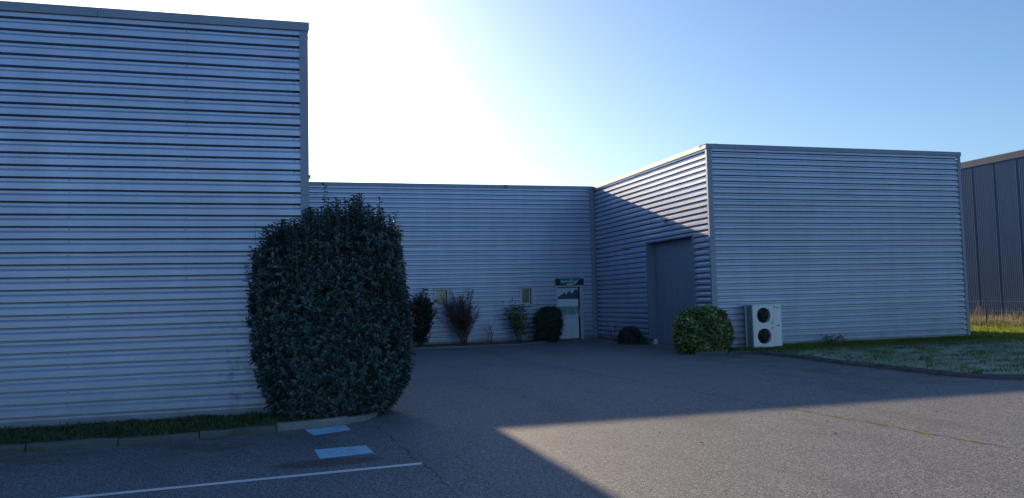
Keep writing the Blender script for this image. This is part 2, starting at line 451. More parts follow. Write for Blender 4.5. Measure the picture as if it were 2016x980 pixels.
KERB_L = [(-9.0, 11.05), (-3.30, 11.05), (-2.19, 11.03), (-.52, 11.25), (.45, 11.46), (.97, 11.63), (1.25, 11.92), (1.40, 12.36), (1.46, 13.2), (1.48, 29.0)]
KERB_R = [(10.95, 22.0), (10.98, 20.75), (11.25, 20.35), (11.8, 20.22), (12.45, 20.12), (12.80, 19.75), (12.84, 18.07), (12.62, 16.4), (12.50, 14.98), (12.50, 12.86), (12.66, 11.9), (13.2, 11.35), (14.5, 11.15), (26., 11.1)]
KERB_R = KERB_R[2:]
def along(path, s):
    for a, b in zip(path[:-1], path[1:]):
        L = math.dist(a, b)
        if s <= L: return (a[0] + (b[0] - a[0]) * s / L, a[1] + (b[1] - a[1]) * s / L)
        s -= L
    return path[-1]
def plen(path): return sum(math.dist(a, b) for a, b in zip(path[:-1], path[1:]))
def kerb(name, label, path, w, h, seg, mat, side, s0=0., s1=None, alt=None, rough=.006):
    root = thing(name, label, 'kerb', (*path[0], 0)); r = random.Random(len(path)); s = s0; L = s1 or plen(path)
    ox, oy = path[0]
    while s < L - .05:
        e = min(L, s + seg * r.uniform(.92, 1.08)); a = along(path, s + .006); b = along(path, e - .006)
        n = 3; mb = MB(); rows = []
        hh = h + r.uniform(-.012, .012); tl = r.uniform(-.012, .012)
        for i in range(n + 1):
            p = along(path, s + .006 + (e - s - .012) * i / n); d = (b[0] - a[0], b[1] - a[1]); m = math.hypot(*d) or 1
            nx, ny = -d[1] / m * side, d[0] / m * side
            j = [r.uniform(-rough, rough) for _ in range(4)]
            q = lambda off, z: (p[0] + nx * off - ox, p[1] + ny * off - oy, z)
            k = len(mb.v); rows.append(k)
            mb.v += [q(tl, -.03), q(.004 + tl + j[0], hh * .55 + j[3]), q(.022 + tl + j[0], hh + j[1]), q(w, hh + j[2]), q(w, -.03)]
        for i in range(n):
            for c in range(4): mb.f.append((rows[i] + c, rows[i + 1] + c, rows[i + 1] + c + 1, rows[i] + c + 1))
        mb.f.append(tuple(rows[0] + c for c in range(5))); mb.f.append(tuple(rows[-1] + c for c in range(5))[::-1])
        o = mb.build('kerb_stone', M[alt[1]] if alt and alt[0](s) else M[mat], root)
        s = e
    return root
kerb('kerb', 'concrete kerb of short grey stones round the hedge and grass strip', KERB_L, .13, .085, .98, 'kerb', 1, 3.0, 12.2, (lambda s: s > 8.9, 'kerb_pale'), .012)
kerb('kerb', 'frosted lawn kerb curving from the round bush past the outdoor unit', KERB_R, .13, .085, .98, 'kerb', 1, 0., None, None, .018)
KERB_B = [(1.9, 28.35), (4.75, 28.4), (7.0, 28.45), (8.8, 28.75), (9.9, 29.45), (10.45, 29.95), (10.55, 30.3)]
kerb('kerb', 'thin concrete edging along the shrub bed under the small windows', KERB_B, .06, .045, .98, 'kerb_pale', 1)
KERB_G = [(11.83, 30.3), (11.86, 29.6), (11.80, 28.42), (11.62, 27.2), (11.58, 26.2), (11.75, 25.75), (12.3, 25.72)]
kerb('kerb', 'thin curved edging of the narrow bed between door and roller gate', KERB_G, .06, .045, .98, 'kerb_pale', 1)

def bed(name, poly, z, mat):
    o = MB().face([(x, y, z) for x, y in poly]).build(name, mat); o['kind'] = 'structure'; return o
bed('grass_verge', [(p[0], p[1] + .1) for p in KERB_L[:4]] + [(.45, 11.56), (.9, 11.75), (1.15, 12.0), (1.3, 12.4), (1.33, 29.5), (.38, 29.5), (.38, 13.1), (-9, 13.1)], .045, M['strip'])
bed('planting_bed', [(1.4, 28.42), (4.75, 28.46), (7.0, 28.51), (8.8, 28.81), (9.9, 29.5), (10.43, 30.4), (1.4, 30.5)], .03, M['soil'])
bed('planting_bed', [(12.42, 30.4), (11.89, 30.3), (11.92, 29.6), (11.86, 28.42), (11.68, 27.2), (11.65, 26.2), (11.78, 25.8), (12.42, 25.76)], .03, M['soil'])
LAWN = [(11.28, 20.45), (11.8, 20.32), (12.45, 20.22), (12.9, 19.80), (12.94, 18.07), (12.72, 16.4), (12.60, 14.98), (12.60, 12.9), (12.76, 11.98), (13.25, 11.45), (14.5, 11.25), (34, 11.2), (34, 45), (21.9, 45), (21.9, 21.3), (12.35, 21.3), (11.3, 21.2)]
bed('lawn', LAWN, .065, M['lawn'])

# ------------------------------------------------------------------ road markings
tag(MB().face([(-4.6, 7.94, .004), (1.39, 8.40, .004), (1.395, 8.505, .004), (-4.6, 8.04, .004)]).build('parking_line', M['line']),
    'long white painted parking line across the shaded asphalt', 'road marking')
def ring_arc(mb, cx, cy, r0, r1, a0, a1, n, z, F):
    for i in range(n):
        t0, t1 = a0 + (a1 - a0) * i / n, a0 + (a1 - a0) * (i + 1) / n
        mb.face([F(cx + r * math.cos(t), cy + r * math.sin(t), z) for r, t in ((r0, t0), (r1, t0), (r1, t1), (r0, t1))])
def badge(quad, label):
    root = thing('disabled_bay_marking', label, 'road marking', (*quad[0], 0), 'blue parking symbols')
    q = [Vector((x, y, 0)) for x, y in quad]; o = q[0]
    MB().face([(p.x - o.x, p.y - o.y, .004) for p in (q[0], q[1], q[2], q[3])]).build('blue_square', M['blue'], root)
    def F(u, v, z):   # u along the square left to right, v from back to front
        a = q[0].lerp(q[3], u); b = q[1].lerp(q[2], u); p = a.lerp(b, v) - o; return (p.x, p.y, z)
    mb = MB(); z = .008
    ring_arc(mb, .60, .52, .17, .215, -2.2, 2.0, 16, z, F)                       # wheel
    ring_arc(mb, .215, .50, 0., .055, 0, 2 * math.pi, 10, z, F)                   # head
    for a, b, c, d in ((.28, .46, .55, .54), (.50, .54, .55, .80), (.36, .54, .40, .70)):
        mb.face([F(a, b, z), F(c, b, z), F(c, d, z), F(a, d, z)])
    mb.face([F(.55, .74, z), F(.76, .86, z), F(.74, .92, z), F(.53, .80, z)])
    mb.build('wheelchair_symbol', M['symbol'], root)
badge([(.257, 11.34), (.365, 10.77), (.861, 11.02), (.822, 11.5)], 'blue square with faded wheelchair symbol, the one touching the kerb')
badge([(.329, 9.73), (.374, 9.14), (.977, 9.25), (.936, 9.78)], 'blue square with faded wheelchair symbol, nearer the white line')

# ------------------------------------------------------------------ left wing
wl = thing('warehouse', 'tall ribbed grey metal wing filling the left of the picture behind the hedge', 'building', (-6, 13, 0), 'ribbed metal wings')
def local(o): return None
X0L = -12.0
def reparent(root):
    """children are modelled in world coordinates"""
    inv = Matrix.Translation(-root.location)
    for c in root.children: c.matrix_parent_inverse = inv
clad(wl, M['clad_left'], (X0L, YL, 0), (1, 0, 0), (0, -1, 0), XL - .10 - X0L, Z_CLAD, seed=5)
clad(wl, M['clad_left'], (XL, YL + .05, 0), (0, 1, 0), (1, 0, 0), YB - YL + 2, Z_CLAD, seed=6)
angle_trim('corner_trim', wl, XL + .012, YL - .004, -1, .12, 1, .10, Z_CLAD - .01, 3.44)
angle_trim('corner_trim', wl, XL + .013, YL - .005, -1, .12, 1, .10, 3.445, ZT - .13)
coping_run(wl, (X0L, YL, 0), (XL + .046, YL, 0), (0, -1, 0), 3.0, 9.32)
coping_run(wl, (XL, YL + .37, 0), (XL, YB + 6, 0), (1, 0, 0), 3.0)
screws(wl, (0, YL, 0), (1, 0, 0), (0, -1, 0), (-6.28, -4.66, -3.053, -1.44, .171))
MB().box(X0L, XL - .012, YL - .012, YL - .002, .045, .128).build('base_flashing', M['trim'], wl)
MB().box(X0L, XL - .01, YL + .01, YL + .3, -.2, .13).box(XL - .3, XL - .02, YL + .305, YB + 1, -.2, .13).build('plinth', M['plinth'], wl)
MB().box(X0L, XL - .2, YL + .2, 46, .135, 6.2).build('inner_wall', M['core'], wl)
MB().box(X0L, XL - .30, YL + .33, 46, 6.203, 6.245).build('roof', M['roof'], wl)
reparent(wl)

# ------------------------------------------------------------------ rear wing
wr = thing('warehouse', 'low looking ribbed grey metal rear wing with two small windows and glass door', 'building', (6, 30.4, 0), 'ribbed metal wings')
WIN = [(5.60, 6.21, 1.47, 2.165), (9.06, 9.66, 1.46, 2.165)]
DOOR = (10.60, 11.78, .0, 2.20)
clad(wr, M['clad_rear'], (XL, YB, 0), (1, 0, 0), (0, -1, 0), XG - .16 - XL, Z_CLAD,
     [(w[0] - XL, w[1] - XL, w[2], w[3]) for w in WIN] + [(DOOR[0] - XL, DOOR[1] - XL, DOOR[2], DOOR[3])], seed=9)
MB().box(XG - .20, XG - .02, YB - .014, YB - .002, Z_CLAD - .02, 3.80).build('corner_trim', M['trim'], wr)
MB().box(XG - .20, XG - .02, YB - .0145, YB - .0025, 3.804, ZT - .13).build('corner_trim', M['trim'], wr)
coping_run(wr, (XL + .05, YB, 0), (XG - .045, YB, 0), (0, -1, 0), 4.1, 4.1)
MB().box(8.50, 8.66, YB - .048, YB - .041, ZT - .14, ZT + .003).prism([(0, 0), (.12, 0), (.06, -.10)], (0, -.012, 0), Vector((8.49, YB - .05, ZT - .01))).build('coping_tear', M['screw'], wr)  # dark strip and wedge standing in for a torn coping joint
MB().box(XL, DOOR[0] - .01, YB - .010, YB - .001, .06, .127).box(DOOR[1] + .01, XG - .21, YB - .010, YB - .001, .06, .127).build('base_flashing', M['trim'], wr)
MB().box(XL, DOOR[0] - .02, YB + .01, YB + .25, -.2, .125).box(DOOR[1] + .02, XG, YB + .01, YB + .25, -.2, .125).build('plinth', M['plinth'], wr)
MB().box(XL, XG, YB + .2, 46, .13, 6.2).build('inner_wall', M['core'], wr)
MB().box(XL, XG, YB + .33, 46, 6.203, 6.245).build('roof', M['roof'], wr)
for i, (x0, x1, z0, z1) in enumerate(WIN):
    w = MB().box(x0, x0 + .095, YB - .02, YB + .10, z0 + .03, z1 - .03).box(x1 - .095, x1, YB - .02, YB + .10, z0 + .03, z1 - .03)\
        .box(x0 - .02, x1 + .02, YB - .03, YB + .10, z1 - .03, z1 + .012).build('window', M['alu'], wr)
    MB().box(x0 - .01, x1 + .01, YB - .05, YB + .10, z0 - .02, z0 + .03).build('sill', M['alu'], w)
    fx0, fx1, fz0, fz1 = x0 + .098, x1 - .098, z0 + .032, z1 - .032
    MB().box(fx0, fx0 + .04, YB + .04, YB + .10, fz0, fz1).box(fx1 - .085, fx1, YB + .04, YB + .10, fz0, fz1)\
        .box(fx0 + .04, fx1 - .085, YB + .04, YB + .10, fz0, fz0 + .07).box(fx0 + .04, fx1 - .085, YB + .04, YB + .10, fz1 - .03, fz1).build('frame', M['alu'], w)
    MB().box(fx0 + .04, fx1 - .085, YB + .07, YB + .085, fz0 + .07, fz1 - .03).build('pane', M['window_glass' if i == 0 else 'window_glass_grey'], w)
    o = MB().box(fx1 - .035, fx1 - .0005, YB + .02, YB + .039, fz0, fz1).build('rubber_seal', M['dark'], w)
d = MB().box(DOOR[0], DOOR[0] + .09, YB - .02, YB + .12, 0, 2.155).box(DOOR[1] - .13, DOOR[1], YB - .02, YB + .12, 0, 2.155)\
    .box(DOOR[0] - .02, DOOR[1] + .02, YB - .045, YB + .12, 2.157, 2.215).build('door', M['alu'], wr)
dx0, dx1 = DOOR[0] + .092, DOOR[1] - .132
MB().box(dx0, dx0 + .012, YB + .03, YB + .1, .02, 2.15).box(dx1 - .055, dx1, YB + .03, YB + .1, .02, 2.15).box(dx0 + .012, dx1 - .055, YB + .03, YB + .1, 2.125, 2.15).box(dx0 + .012, dx1 - .055, YB + .03, YB + .1, .02, .05).build('leaf_frame', M['dark'], d)
gx0, gx1 = dx0 + .012, dx1 - .055
MB().box(gx0, gx1, YB + .055, YB + .068, .05, 2.125).build('pane', M['mirror_glass'], d)
yp = YB + .0515                                                       # printed picture of a field stuck on the glass
MB().box(gx0, gx1, yp, yp + .003, 1.66, 2.125).build('print_sky', M['print_sky'], d)
MB().box(gx0, gx1, yp, yp + .003, 1.36, 1.659).build('print_field', M['print_field'], d)
MB().box(gx0, gx1, yp, yp + .003, 1.03, 1.359).build('print_crop', M['print_crop'], d)
MB().box(gx0, gx1, yp, yp + .003, .05, 1.029).build('print_ground', M['print_ground'], d)
rnd = random.Random(2); top = []; N_ = 70
for k in range(N_ + 1):
    u_ = k / N_; hgt = .10 + .10 * math.exp(-((u_ - .33) / .07) ** 2) + .14 * math.exp(-((u_ - .57) / .09) ** 2) + .22 * math.exp(-((u_ - .9) / .14) ** 2) + rnd.uniform(-.035, .04)
    top.append((gx0 + u_ * (gx1 - gx0), 1.665 + max(.05, hgt + .07 * (u_ > .12))))
tm = MB()
for p, q in zip(top[:-1], top[1:]): tm.f.append(tuple(len(tm.v) + i for i in range(4))); tm.v += [(p[0], yp - .0015, 1.661), (q[0], yp - .0015, 1.661), (q[0], yp - .0015, q[1]), (p[0], yp - .0015, p[1])]
tm.build('print_trees', M['print_trees'], d)
cxb = gx0 + (gx1 - gx0) * .46; y2 = yp - .002
rw = MB()
for k in range(15):
    zz = .066 + k * .063 - k * k * .0006; h = .040 - k * .001
    for xa, xb in ((gx0 + .01, cxb - .045 + k * .001), (cxb + .045 - k * .001, gx1 - .012 - (k > 10) * (k - 10) * .012)):
        MB().box(xa, xb, y2, y2 + .0015, zz, zz + h).build('print_row', M['film'], d)
MB().prism([(cxb - .04, .052), (cxb + .04, .052), (cxb + .018, 1.30), (cxb + .008, 1.30)], (0, .0015, 0), Vector((0, y2, 0))).build('print_track', M['film'], d)
MB().prism([(gx1 - .06, .98), (gx1 - .03, .98), (gx1 - .20, 1.34), (gx1 - .21, 1.34)], (0, .0015, 0), Vector((0, y2, 0))).build('print_track', M['film'], d)
MB().box(gx1 + .006, gx1 + .03, YB + .0, YB + .03, .95, 1.25).build('handle', M['alu'], d)
MB().box(DOOR[0], DOOR[1], YB - .10, YB + .14, -.05, .018).build('threshold', M['concrete'], d)
reparent(wr)
# name board above the door
sg = thing('sign_board', 'dark blue sign with green plate, pale lettering and leaf swoosh above the door', 'sign', (11.2, YB, 2.24))
MB().box(10.60, 11.81, YB - .075, YB - .047, 2.222, 2.495).build('board', M['navy'], sg, bevel=.004)
MB().box(10.785, 11.52, YB - .081, YB - .0755, 2.27, 2.475).build('green_plate', M['green'], sg)
fc = bpy.data.curves.new('lettering', 'FONT'); fc.body = 'Agronutrition'; fc.size = .128; fc.extrude = .002; fc.space_character = .96
fo = bpy.data.objects.new('tmp', fc); COL.objects.link(fo); bpy.context.view_layer.update()
me = bpy.data.meshes.new_from_object(fo.evaluated_get(bpy.context.evaluated_depsgraph_get())); bpy.data.objects.remove(fo)
me.materials.clear(); me.materials.append(M['pale']); lo = bpy.data.objects.new('lettering', me); link(lo, sg)
xs = [v.co.x for v in me.vertices]; wtx = max(xs) - min(xs)
mt = Matrix.Translation((10.80, YB - .084, 2.338)) @ Matrix.Rotation(math.pi / 2, 4, 'X') @ Matrix.Scale(.68 / wtx, 4, (1, 0, 0)) @ Matrix.Scale(1.15, 4, (0, 1, 0))
me.transform(mt)
sw = MB(); N = 22
cen = []; 
for i in range(N + 1):
    t_ = i / N
    p0, p1, p2, p3 = (11.08, 2.262), (11.33, 2.215), (11.50, 2.30), (11.60, 2.495)
    b = [(1 - t_) ** 3, 3 * t_ * (1 - t_) ** 2, 3 * t_ * t_ * (1 - t_), t_ ** 3]
    cen.append((sum(bb * p[0] for bb, p in zip(b, (p0, p1, p2, p3))), sum(bb * p[1] for bb, p in zip(b, (p0, p1, p2, p3)))))
rows = []
for i, (x, z) in enumerate(cen):
    t_ = i / N; w = .020 * (1 - t_) + .008; a, b = cen[max(i - 1, 0)], cen[min(i + 1, N)]
    dx, dz = b[0] - a[0], b[1] - a[1]; m = math.hypot(dx, dz); nx, nz = -dz / m, dx / m
    rows.append(((x + nx * w, z + nz * w), (x - nx * w, z - nz * w)))
for r0, r1 in zip(rows[:-1], rows[1:]):
    sw.prism([r0[0], r1[0], r1[1], r0[1]], (0, .004, 0), Vector((0, YB - .090, 0)))
sw.build('leaf_swoosh', M['pale'], sg); sw = MB()
arc = [(11.20 + .055 * math.cos(a), 2.40 + .085 * math.sin(a)) for a in np.linspace(-1.3, 1.9, 13)]
for a, b in zip(arc[:-1], arc[1:]):
    dx, dz = b[0] - a[0], b[1] - a[1]; m = math.hypot(dx, dz); nx, nz = -dz / m * .008, dx / m * .008
    sw.prism([(a[0] + nx, a[1] + nz), (b[0] + nx, b[1] + nz), (b[0] - nx, b[1] - nz), (a[0] - nx, a[1] - nz)], (0, .003, 0), Vector((0, YB - .0935, 0)))
sw.build('leaf_outline', M['pale'], sg)
reparent(sg)

# ------------------------------------------------------------------ right wing with the roller gate
wg = thing('warehouse', 'ribbed grey metal wing on the right with a tall garage gate in its side', 'building', (17, 21.3, 0), 'ribbed metal wings')
GY0, GY1, GZ = 22.32, 25.60, 3.535
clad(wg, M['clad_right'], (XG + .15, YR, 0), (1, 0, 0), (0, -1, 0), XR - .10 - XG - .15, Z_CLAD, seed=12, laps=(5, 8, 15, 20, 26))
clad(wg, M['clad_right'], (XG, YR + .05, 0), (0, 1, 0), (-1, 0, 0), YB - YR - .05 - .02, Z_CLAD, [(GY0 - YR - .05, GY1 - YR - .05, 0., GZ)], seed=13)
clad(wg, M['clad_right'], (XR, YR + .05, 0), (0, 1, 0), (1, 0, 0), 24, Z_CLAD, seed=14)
angle_trim('corner_trim', wg, XG - .012, YR - .004, 1, .16, 1, .07, Z_CLAD - .02, 3.40)
angle_trim('corner_trim', wg, XG - .013, YR - .005, 1, .16, 1, .07, 3.405, ZT - .13)
angle_trim('corner_trim', wg, XR + .012, YR - .004, -1, .115, 1, .10, Z_CLAD - .02, ZT - .13)
MB().box(XG - .014, XG - .002, YB - .10, YB - .016, Z_CLAD - .02, ZT - .13).build('corner_trim', M['trim'], wg)
coping_run(wg, (XG - .046, YR, 0), (XR + .046, YR, 0), (0, -1, 0), 4.0, 1.5)
coping_run(wg, (XG, YR + .002, 0), (XG, YB + 3, 0), (-1, 0, 0), 3.1, 2.9)
coping_run(wg, (XR, YR + .37, 0), (XR, 45, 0), (1, 0, 0), 4.0)
screws(wg, (0, YR, 0), (1, 0, 0), (0, -1, 0), (12.63, 14.16, 15.79, 17.44, 19.05, 20.66))
MB().box(XG + .15, XR - .11, YR - .010, YR - .001, .05, .127).box(XG - .010, XG - .001, GY1 + .08, YB - .11, .05, .127).box(XG - .010, XG - .001, YR + .08, GY0 - .08, .05, .127).build('base_flashing', M['trim'], wg)
MB().box(XG + .03, XR - .02, YR + .02, YR + .3, -.2, .125).box(XG + .02, XG + .29, GY1 + .07, YB + .1, -.2, .125).box(XG + .02, XG + .29, YR + .32, GY0 - .07, -.2, .125).build('plinth', M['plinth'], wg)
MB().box(XG + .45, XR - .2, YR + .2, 46, .13, 6.2).box(XG + .2, XG + .445, YR + .2, 46, GZ + .1, 6.2).build('inner_wall', M['core'], wg)
MB().box(XG + .33, XR - .33, YR + .33, 46, 6.203, 6.245).build('roof', M['roof'], wg)
gd = MB().box(XG - .022, XG + .34, GY1 - .012, GY1 + .055, .19, GZ).box(XG - .022, XG + .34, GY0 - .055, GY0 + .012, .0, GZ)\
    .box(XG - .024, XG + .34, GY0 - .055, GY1 + .055, GZ + .001, GZ + .05).build('garage_door', M['slate'], wg)
nP = 6; hP = (GZ - .02) / nP
for k in range(nP):
    z0, z1 = .012 + k * hP + .002, .012 + (k + 1) * hP - .002
    mb = MB(); y0, y1 = GY0 + .014, GY1 - .014; xf = XG + .30
    mb.prism([(0, z0), (0, z1 - .006), (.005, z1), (.05, z1), (.05, z0)], (0, y1 - y0, 0), Vector((xf, y0, 0)))
    mb.build('door_panel', M['slate'], gd)
MB().box(XG + .15, XG + .29, GY1 - .010, GY1 + .05, 0, .185).build('jamb_foot', M['white_paint'], gd)
MB().box(XG + .29, XG + .31, GY0 + .014, GY1 - .014, .0, .012).build('bottom_seal', M['dark'], gd)
MB().box(XG - .05, XG + .5, GY0 - .05, GY1 + .05, -.05, .006).build('threshold', M['concrete'], gd)
reparent(wg)

# small fittings on the walls
fl = thing('floodlight', 'small pale floodlight on the ribbed wall above the garage gate', 'light', (XG, 24.21, 4.22))
MB().box(-.05, -.002, -.05, .05, -.03, .03).tube([(-.04, 0, 0), (-.09, 0, .03)], .014, 6).build('bracket', M['alu'], fl)
MB().prism([(-.22, -.055), (-.10, -.075), (-.08, .06), (-.14, .085), (-.23, .01)], (0, .19, 0), Vector((0, -.095, .0))).build('housing', M['alu'], fl, bevel=.006)
MB().face([(-.2235, -.075, .004), (-.2135, -.075, -.05), (-.2135, .075, -.05), (-.2235, .075, .004)]).build('lens', M['film'], fl)
MB().prism([(-.10, .02), (-.05, .02), (-.04, .075), (-.09, .085)], (0, .05, 0), Vector((0, -.16, -.02))).build('sensor', M['white_paint'], fl)
wlamp = thing('wall_lamp', 'small wedge shaped lamp sticking out of the left wing near its corner trim', 'light', (XL, 16.0, 4.20))
MB().prism([(.002, .085), (.11, .035), (.155, .032), (.15, .0), (.13, -.03), (.02, -.085), (.002, -.085)], (0, .16, 0), Vector((0, -.08, 0))).build('housing', M['alu'], wlamp, bevel=.004)
MB().box(.0, .02, -.06, .06, -.1, -.086).build('wall_plate', M['trim'], wlamp)

# ------------------------------------------------------------------ outdoor unit
ac = thing('outdoor_unit', 'white outdoor heat pump unit with two round black fans beside the bush', 'heat pump', (13.9, 20.9, .09))
AX0, AX1, AY0, AY1, AZ0, AZ1 = 13.42, 14.385, 20.72, 21.15, .115, 1.375
xs_ = AX0 + .70
mb = MB()                                                            # front plate with two round openings
FR = .232; FC = [(AX0 + .365, 1.045), (AX0 + .365, .425)]
zm = (FC[0][1] + FC[1][1]) / 2
for (cx, cz), (za, zb) in zip(FC, ((zm, AZ1 - .03), (AZ0, zm))):
    n = 32; sq = []
    for i in range(n):
        a = 2 * math.pi * i / n; c, s = math.cos(a), math.sin(a)
        k = min(((xs_ - .003 - cx) if c > 0 else (cx - AX0)) / max(abs(c), 1e-6), ((zb - cz) if s > 0 else (cz - za)) / max(abs(s), 1e-6)); sq.append((cx + c * k, cz + s * k))
    cornered = []
    for i in range(n):
        j = (i + 1) % n; a0, a1 = 2 * math.pi * i / n, 2 * math.pi * (i + 1) / n
        p = [(cx + FR * math.cos(a0), AY0, cz + FR * math.sin(a0)), (sq[i][0], AY0, sq[i][1])]
        if abs(sq[i][0] - sq[j][0]) > 1e-5 and abs(sq[i][1] - sq[j][1]) > 1e-5:
            vx = sq[i][0] if abs(sq[i][0] - cx) > abs(sq[j][0] - cx) else sq[j][0]; vz = sq[i][1] if abs(sq[i][1] - cz) > abs(sq[j][1] - cz) else sq[j][1]
            p.append((vx, AY0, vz))
        p += [(sq[j][0], AY0, sq[j][1]), (cx + FR * math.cos(a1), AY0, cz + FR * math.sin(a1))]
        mb.face(p)
        mb.face([(cx + FR * math.cos(a0), AY0, cz + FR * math.sin(a0)), (cx + FR * math.cos(a1), AY0, cz + FR * math.sin(a1)), (cx + FR * .96 * math.cos(a1), AY0 + .10, cz + FR * .96 * math.sin(a1)), (cx + FR * .96 * math.cos(a0), AY0 + .10, cz + FR * .96 * math.sin(a0))])
mb.box(xs_ + .003, AX1, AY0 - .004, AY1, AZ0, AZ1 - .03)
mb.box(AX0, AX0 + .03, AY0 + .001, AY0 + .06, AZ0, AZ1 - .03).box(AX0, AX0 + .022, AY1 - .06, AY1, AZ0, AZ1 - .03)
mb.box(AX0, xs_, AY0, AY1, AZ0 - .018, AZ0)
mb.build('cabinet', M['white_paint'], ac)
MB().box(AX0 - .006, AX1 + .006, AY0 - .010, AY1 + .006, AZ1 - .03, AZ1).build('lid', M['white_paint'], ac, bevel=.006)
MB().box(AX0 + .02, xs_, AY0 + .112, AY1 - .004, AZ0 + .005, AZ1 - .035).build('inner_case', M['dark'], ac)
co = MB()
for k in range(48):
    z = AZ0 + .02 + k * .0253; co.box(AX0 + .004, AX0 + .012, AY0 + .062, AY1 - .062, z, z + .008)
for k in range(5): co.box(AX0 + .002, AX0 + .01, AY0 + .09 + k * .06, AY0 + .096 + k * .06, AZ0 + .01, AZ1 - .04)
co.build('side_grille', M['alu'], ac)
for i, (cx, cz) in enumerate(FC):
    fan = MB()
    fan.tube([(cx, AY0 + .05, cz), (cx, AY0 + .10, cz)], [.055, .06], 16)
    for b_ in range(3):
        a0 = b_ * 2.094 + .5 * i
        pts = [(.05, a0), (.05, a0 + .5), (.20, a0 + .95), (.205, a0 + .35)]
        fan.face([(cx + r * math.cos(a), AY0 + .055 + (.035 if q in (1, 2) else 0), cz + r * math.sin(a)) for q, (r, a) in enumerate(pts)])
    fan.build('fan', M['dark'], ac)
    g = MB()
    for r in np.linspace(.05, FR - .004, 9):
        g.tube([(cx + r * math.cos(a), AY0 + .006, cz + r * math.sin(a)) for a in np.linspace(0, 2 * math.pi, 25)], .0028, 3, False)
    for a in np.linspace(0, 2 * math.pi, 9)[:-1] + .2:
        g.tube([(cx + .03 * math.cos(a), AY0 + .003, cz + .03 * math.sin(a)), (cx + FR * math.cos(a), AY0 + .003, cz + FR * math.sin(a))], .004, 4)
    g.build('fan_guard', M['dark'], ac)
    for a in (.82, 2.33, 3.95, 5.5):
        c, s = math.cos(a), math.sin(a); r0 = FR - .005; r1 = FR + .035
        MB().tube([(cx + c * r0, AY0 - .004, cz + s * r0), (cx + c * r1, AY0 - .004, cz + s * r1)], .007, 4).build('guard_clip', M['dark'], ac)
for sz in (-1, 1):
    cz = zm + sz * .05
    MB().tube([(xs_ - .075, AY0 - .006, zm + sz * .115), (xs_ - .06, AY0 - .012, zm + sz * .09), (xs_ - .058, AY0 - .006, zm + sz * .045)], .009, 5).build('hook', M['dark'], ac)
MB().box(xs_ + .105, xs_ + .19, AY0 - .009, AY0 - .0045, .715, .742).build('badge', M['dark'], ac)
lg = MB(); ly = AY0 - .0075
for k in range(9): lg.box(xs_ + .085 + k * .0165, xs_ + .098 + k * .0165, ly, ly + .003, 1.268, 1.268 + (.018 if k in (0, 2, 5) else .014))
for k in range(7): lg.box(xs_ + .10 + k * .012, xs_ + .109 + k * .012, ly, ly + .003, 1.240, 1.251)
lg.tube([(xs_ + .045 + .017 * math.cos(a), ly, 1.288 + .020 * math.sin(a)) for a in np.linspace(-.8, 3.6, 10)], .0045, 4).tube([(xs_ + .03, ly, 1.270), (xs_ + .055, ly, 1.266)], .006, 4)
lg.build('logo', M['dark'], ac)
for x in (AX0 + .12, AX1 - .16):
    MB().box(x, x + .06, AY0 - .02, AY1 + .03, .06, AZ0 - .019).build('foot', M['coil'], ac)
MB().box(AX1 - .10, AX1 - .04, AY1, AY1 + .05, .25, .31).build('pipe_cover', M['white_paint'], ac)
reparent(ac)

# ------------------------------------------------------------------ neighbouring building, fence
nb = thing('neighbour_hall', 'dark grey hall with vertical ribs beyond the wire fence on the right', 'building', (33, 30, 0))
XF = 33.0; HF = 8.0
for k in range(20):
    y0 = 17.55 + k * 1.24; mb = MB(); n = 12; w = 1.24 / n
    for j in range(n):
        a = y0 + j * w + (.006 if j == 0 else 0); b = y0 + (j + 1) * w - (.006 if j == n - 1 else 0)
        pr = [(a, 0), (a + w * .30, 0), (a + w * .38, .010), (a + w * .62, .010), (a + w * .70, 0), (b, 0)]
        for (p, d0), (q, d1) in zip(pr[:-1], pr[1:]):
            mb.face([(XF - d0, p, -.05), (XF - d0, p, HF - .3), (XF - d1, q, HF - .3), (XF - d1, q, -.05)])
    for yy in (y0 + .004, y0 + 1.236): mb.box(XF - .024, XF, yy - .002, yy + .002, -.05, HF - .3)
    mb.build('wall_panel', M['far_metal'], nb)
MB().box(XF - .045, XF + .3, 17.5, 42.4, HF - .32, HF + .0).build('coping', M['far_coping'], nb)
MB().box(XF + .06, 50, 17.6, 42.3, -.1, HF - .33).build('inner_wall', M['core'], nb)
reparent(nb)
fe = thing('wire_fence', 'dark post and wire fence in dry weeds beside the neighbouring hall', 'fence', (28.5, 26.65, 0))
for yy in (20.65, 23.65, 26.65, 29.65, 32.65):
    MB().prism([(-.025, -.025), (.025, -.025), (.025, -.017), (.006, -.017), (.006, .025), (-.006, .025), (-.006, -.017), (-.025, -.017)], (-.03, .02, 1.33), Vector((0, yy - 26.65, -.05)), Vector((1, 0, 0)), Vector((0, 1, 0))).build('post', M['post'], fe)
for z in (.35, .75, 1.15):
    MB().tube([(-.03, y - 26.65, z - .03 * math.sin((y - 20.65) / 3 * math.pi) ** 2) for y in np.arange(20.65, 32.7, .5)], .006, 4).build('wire', M['wire'], fe)

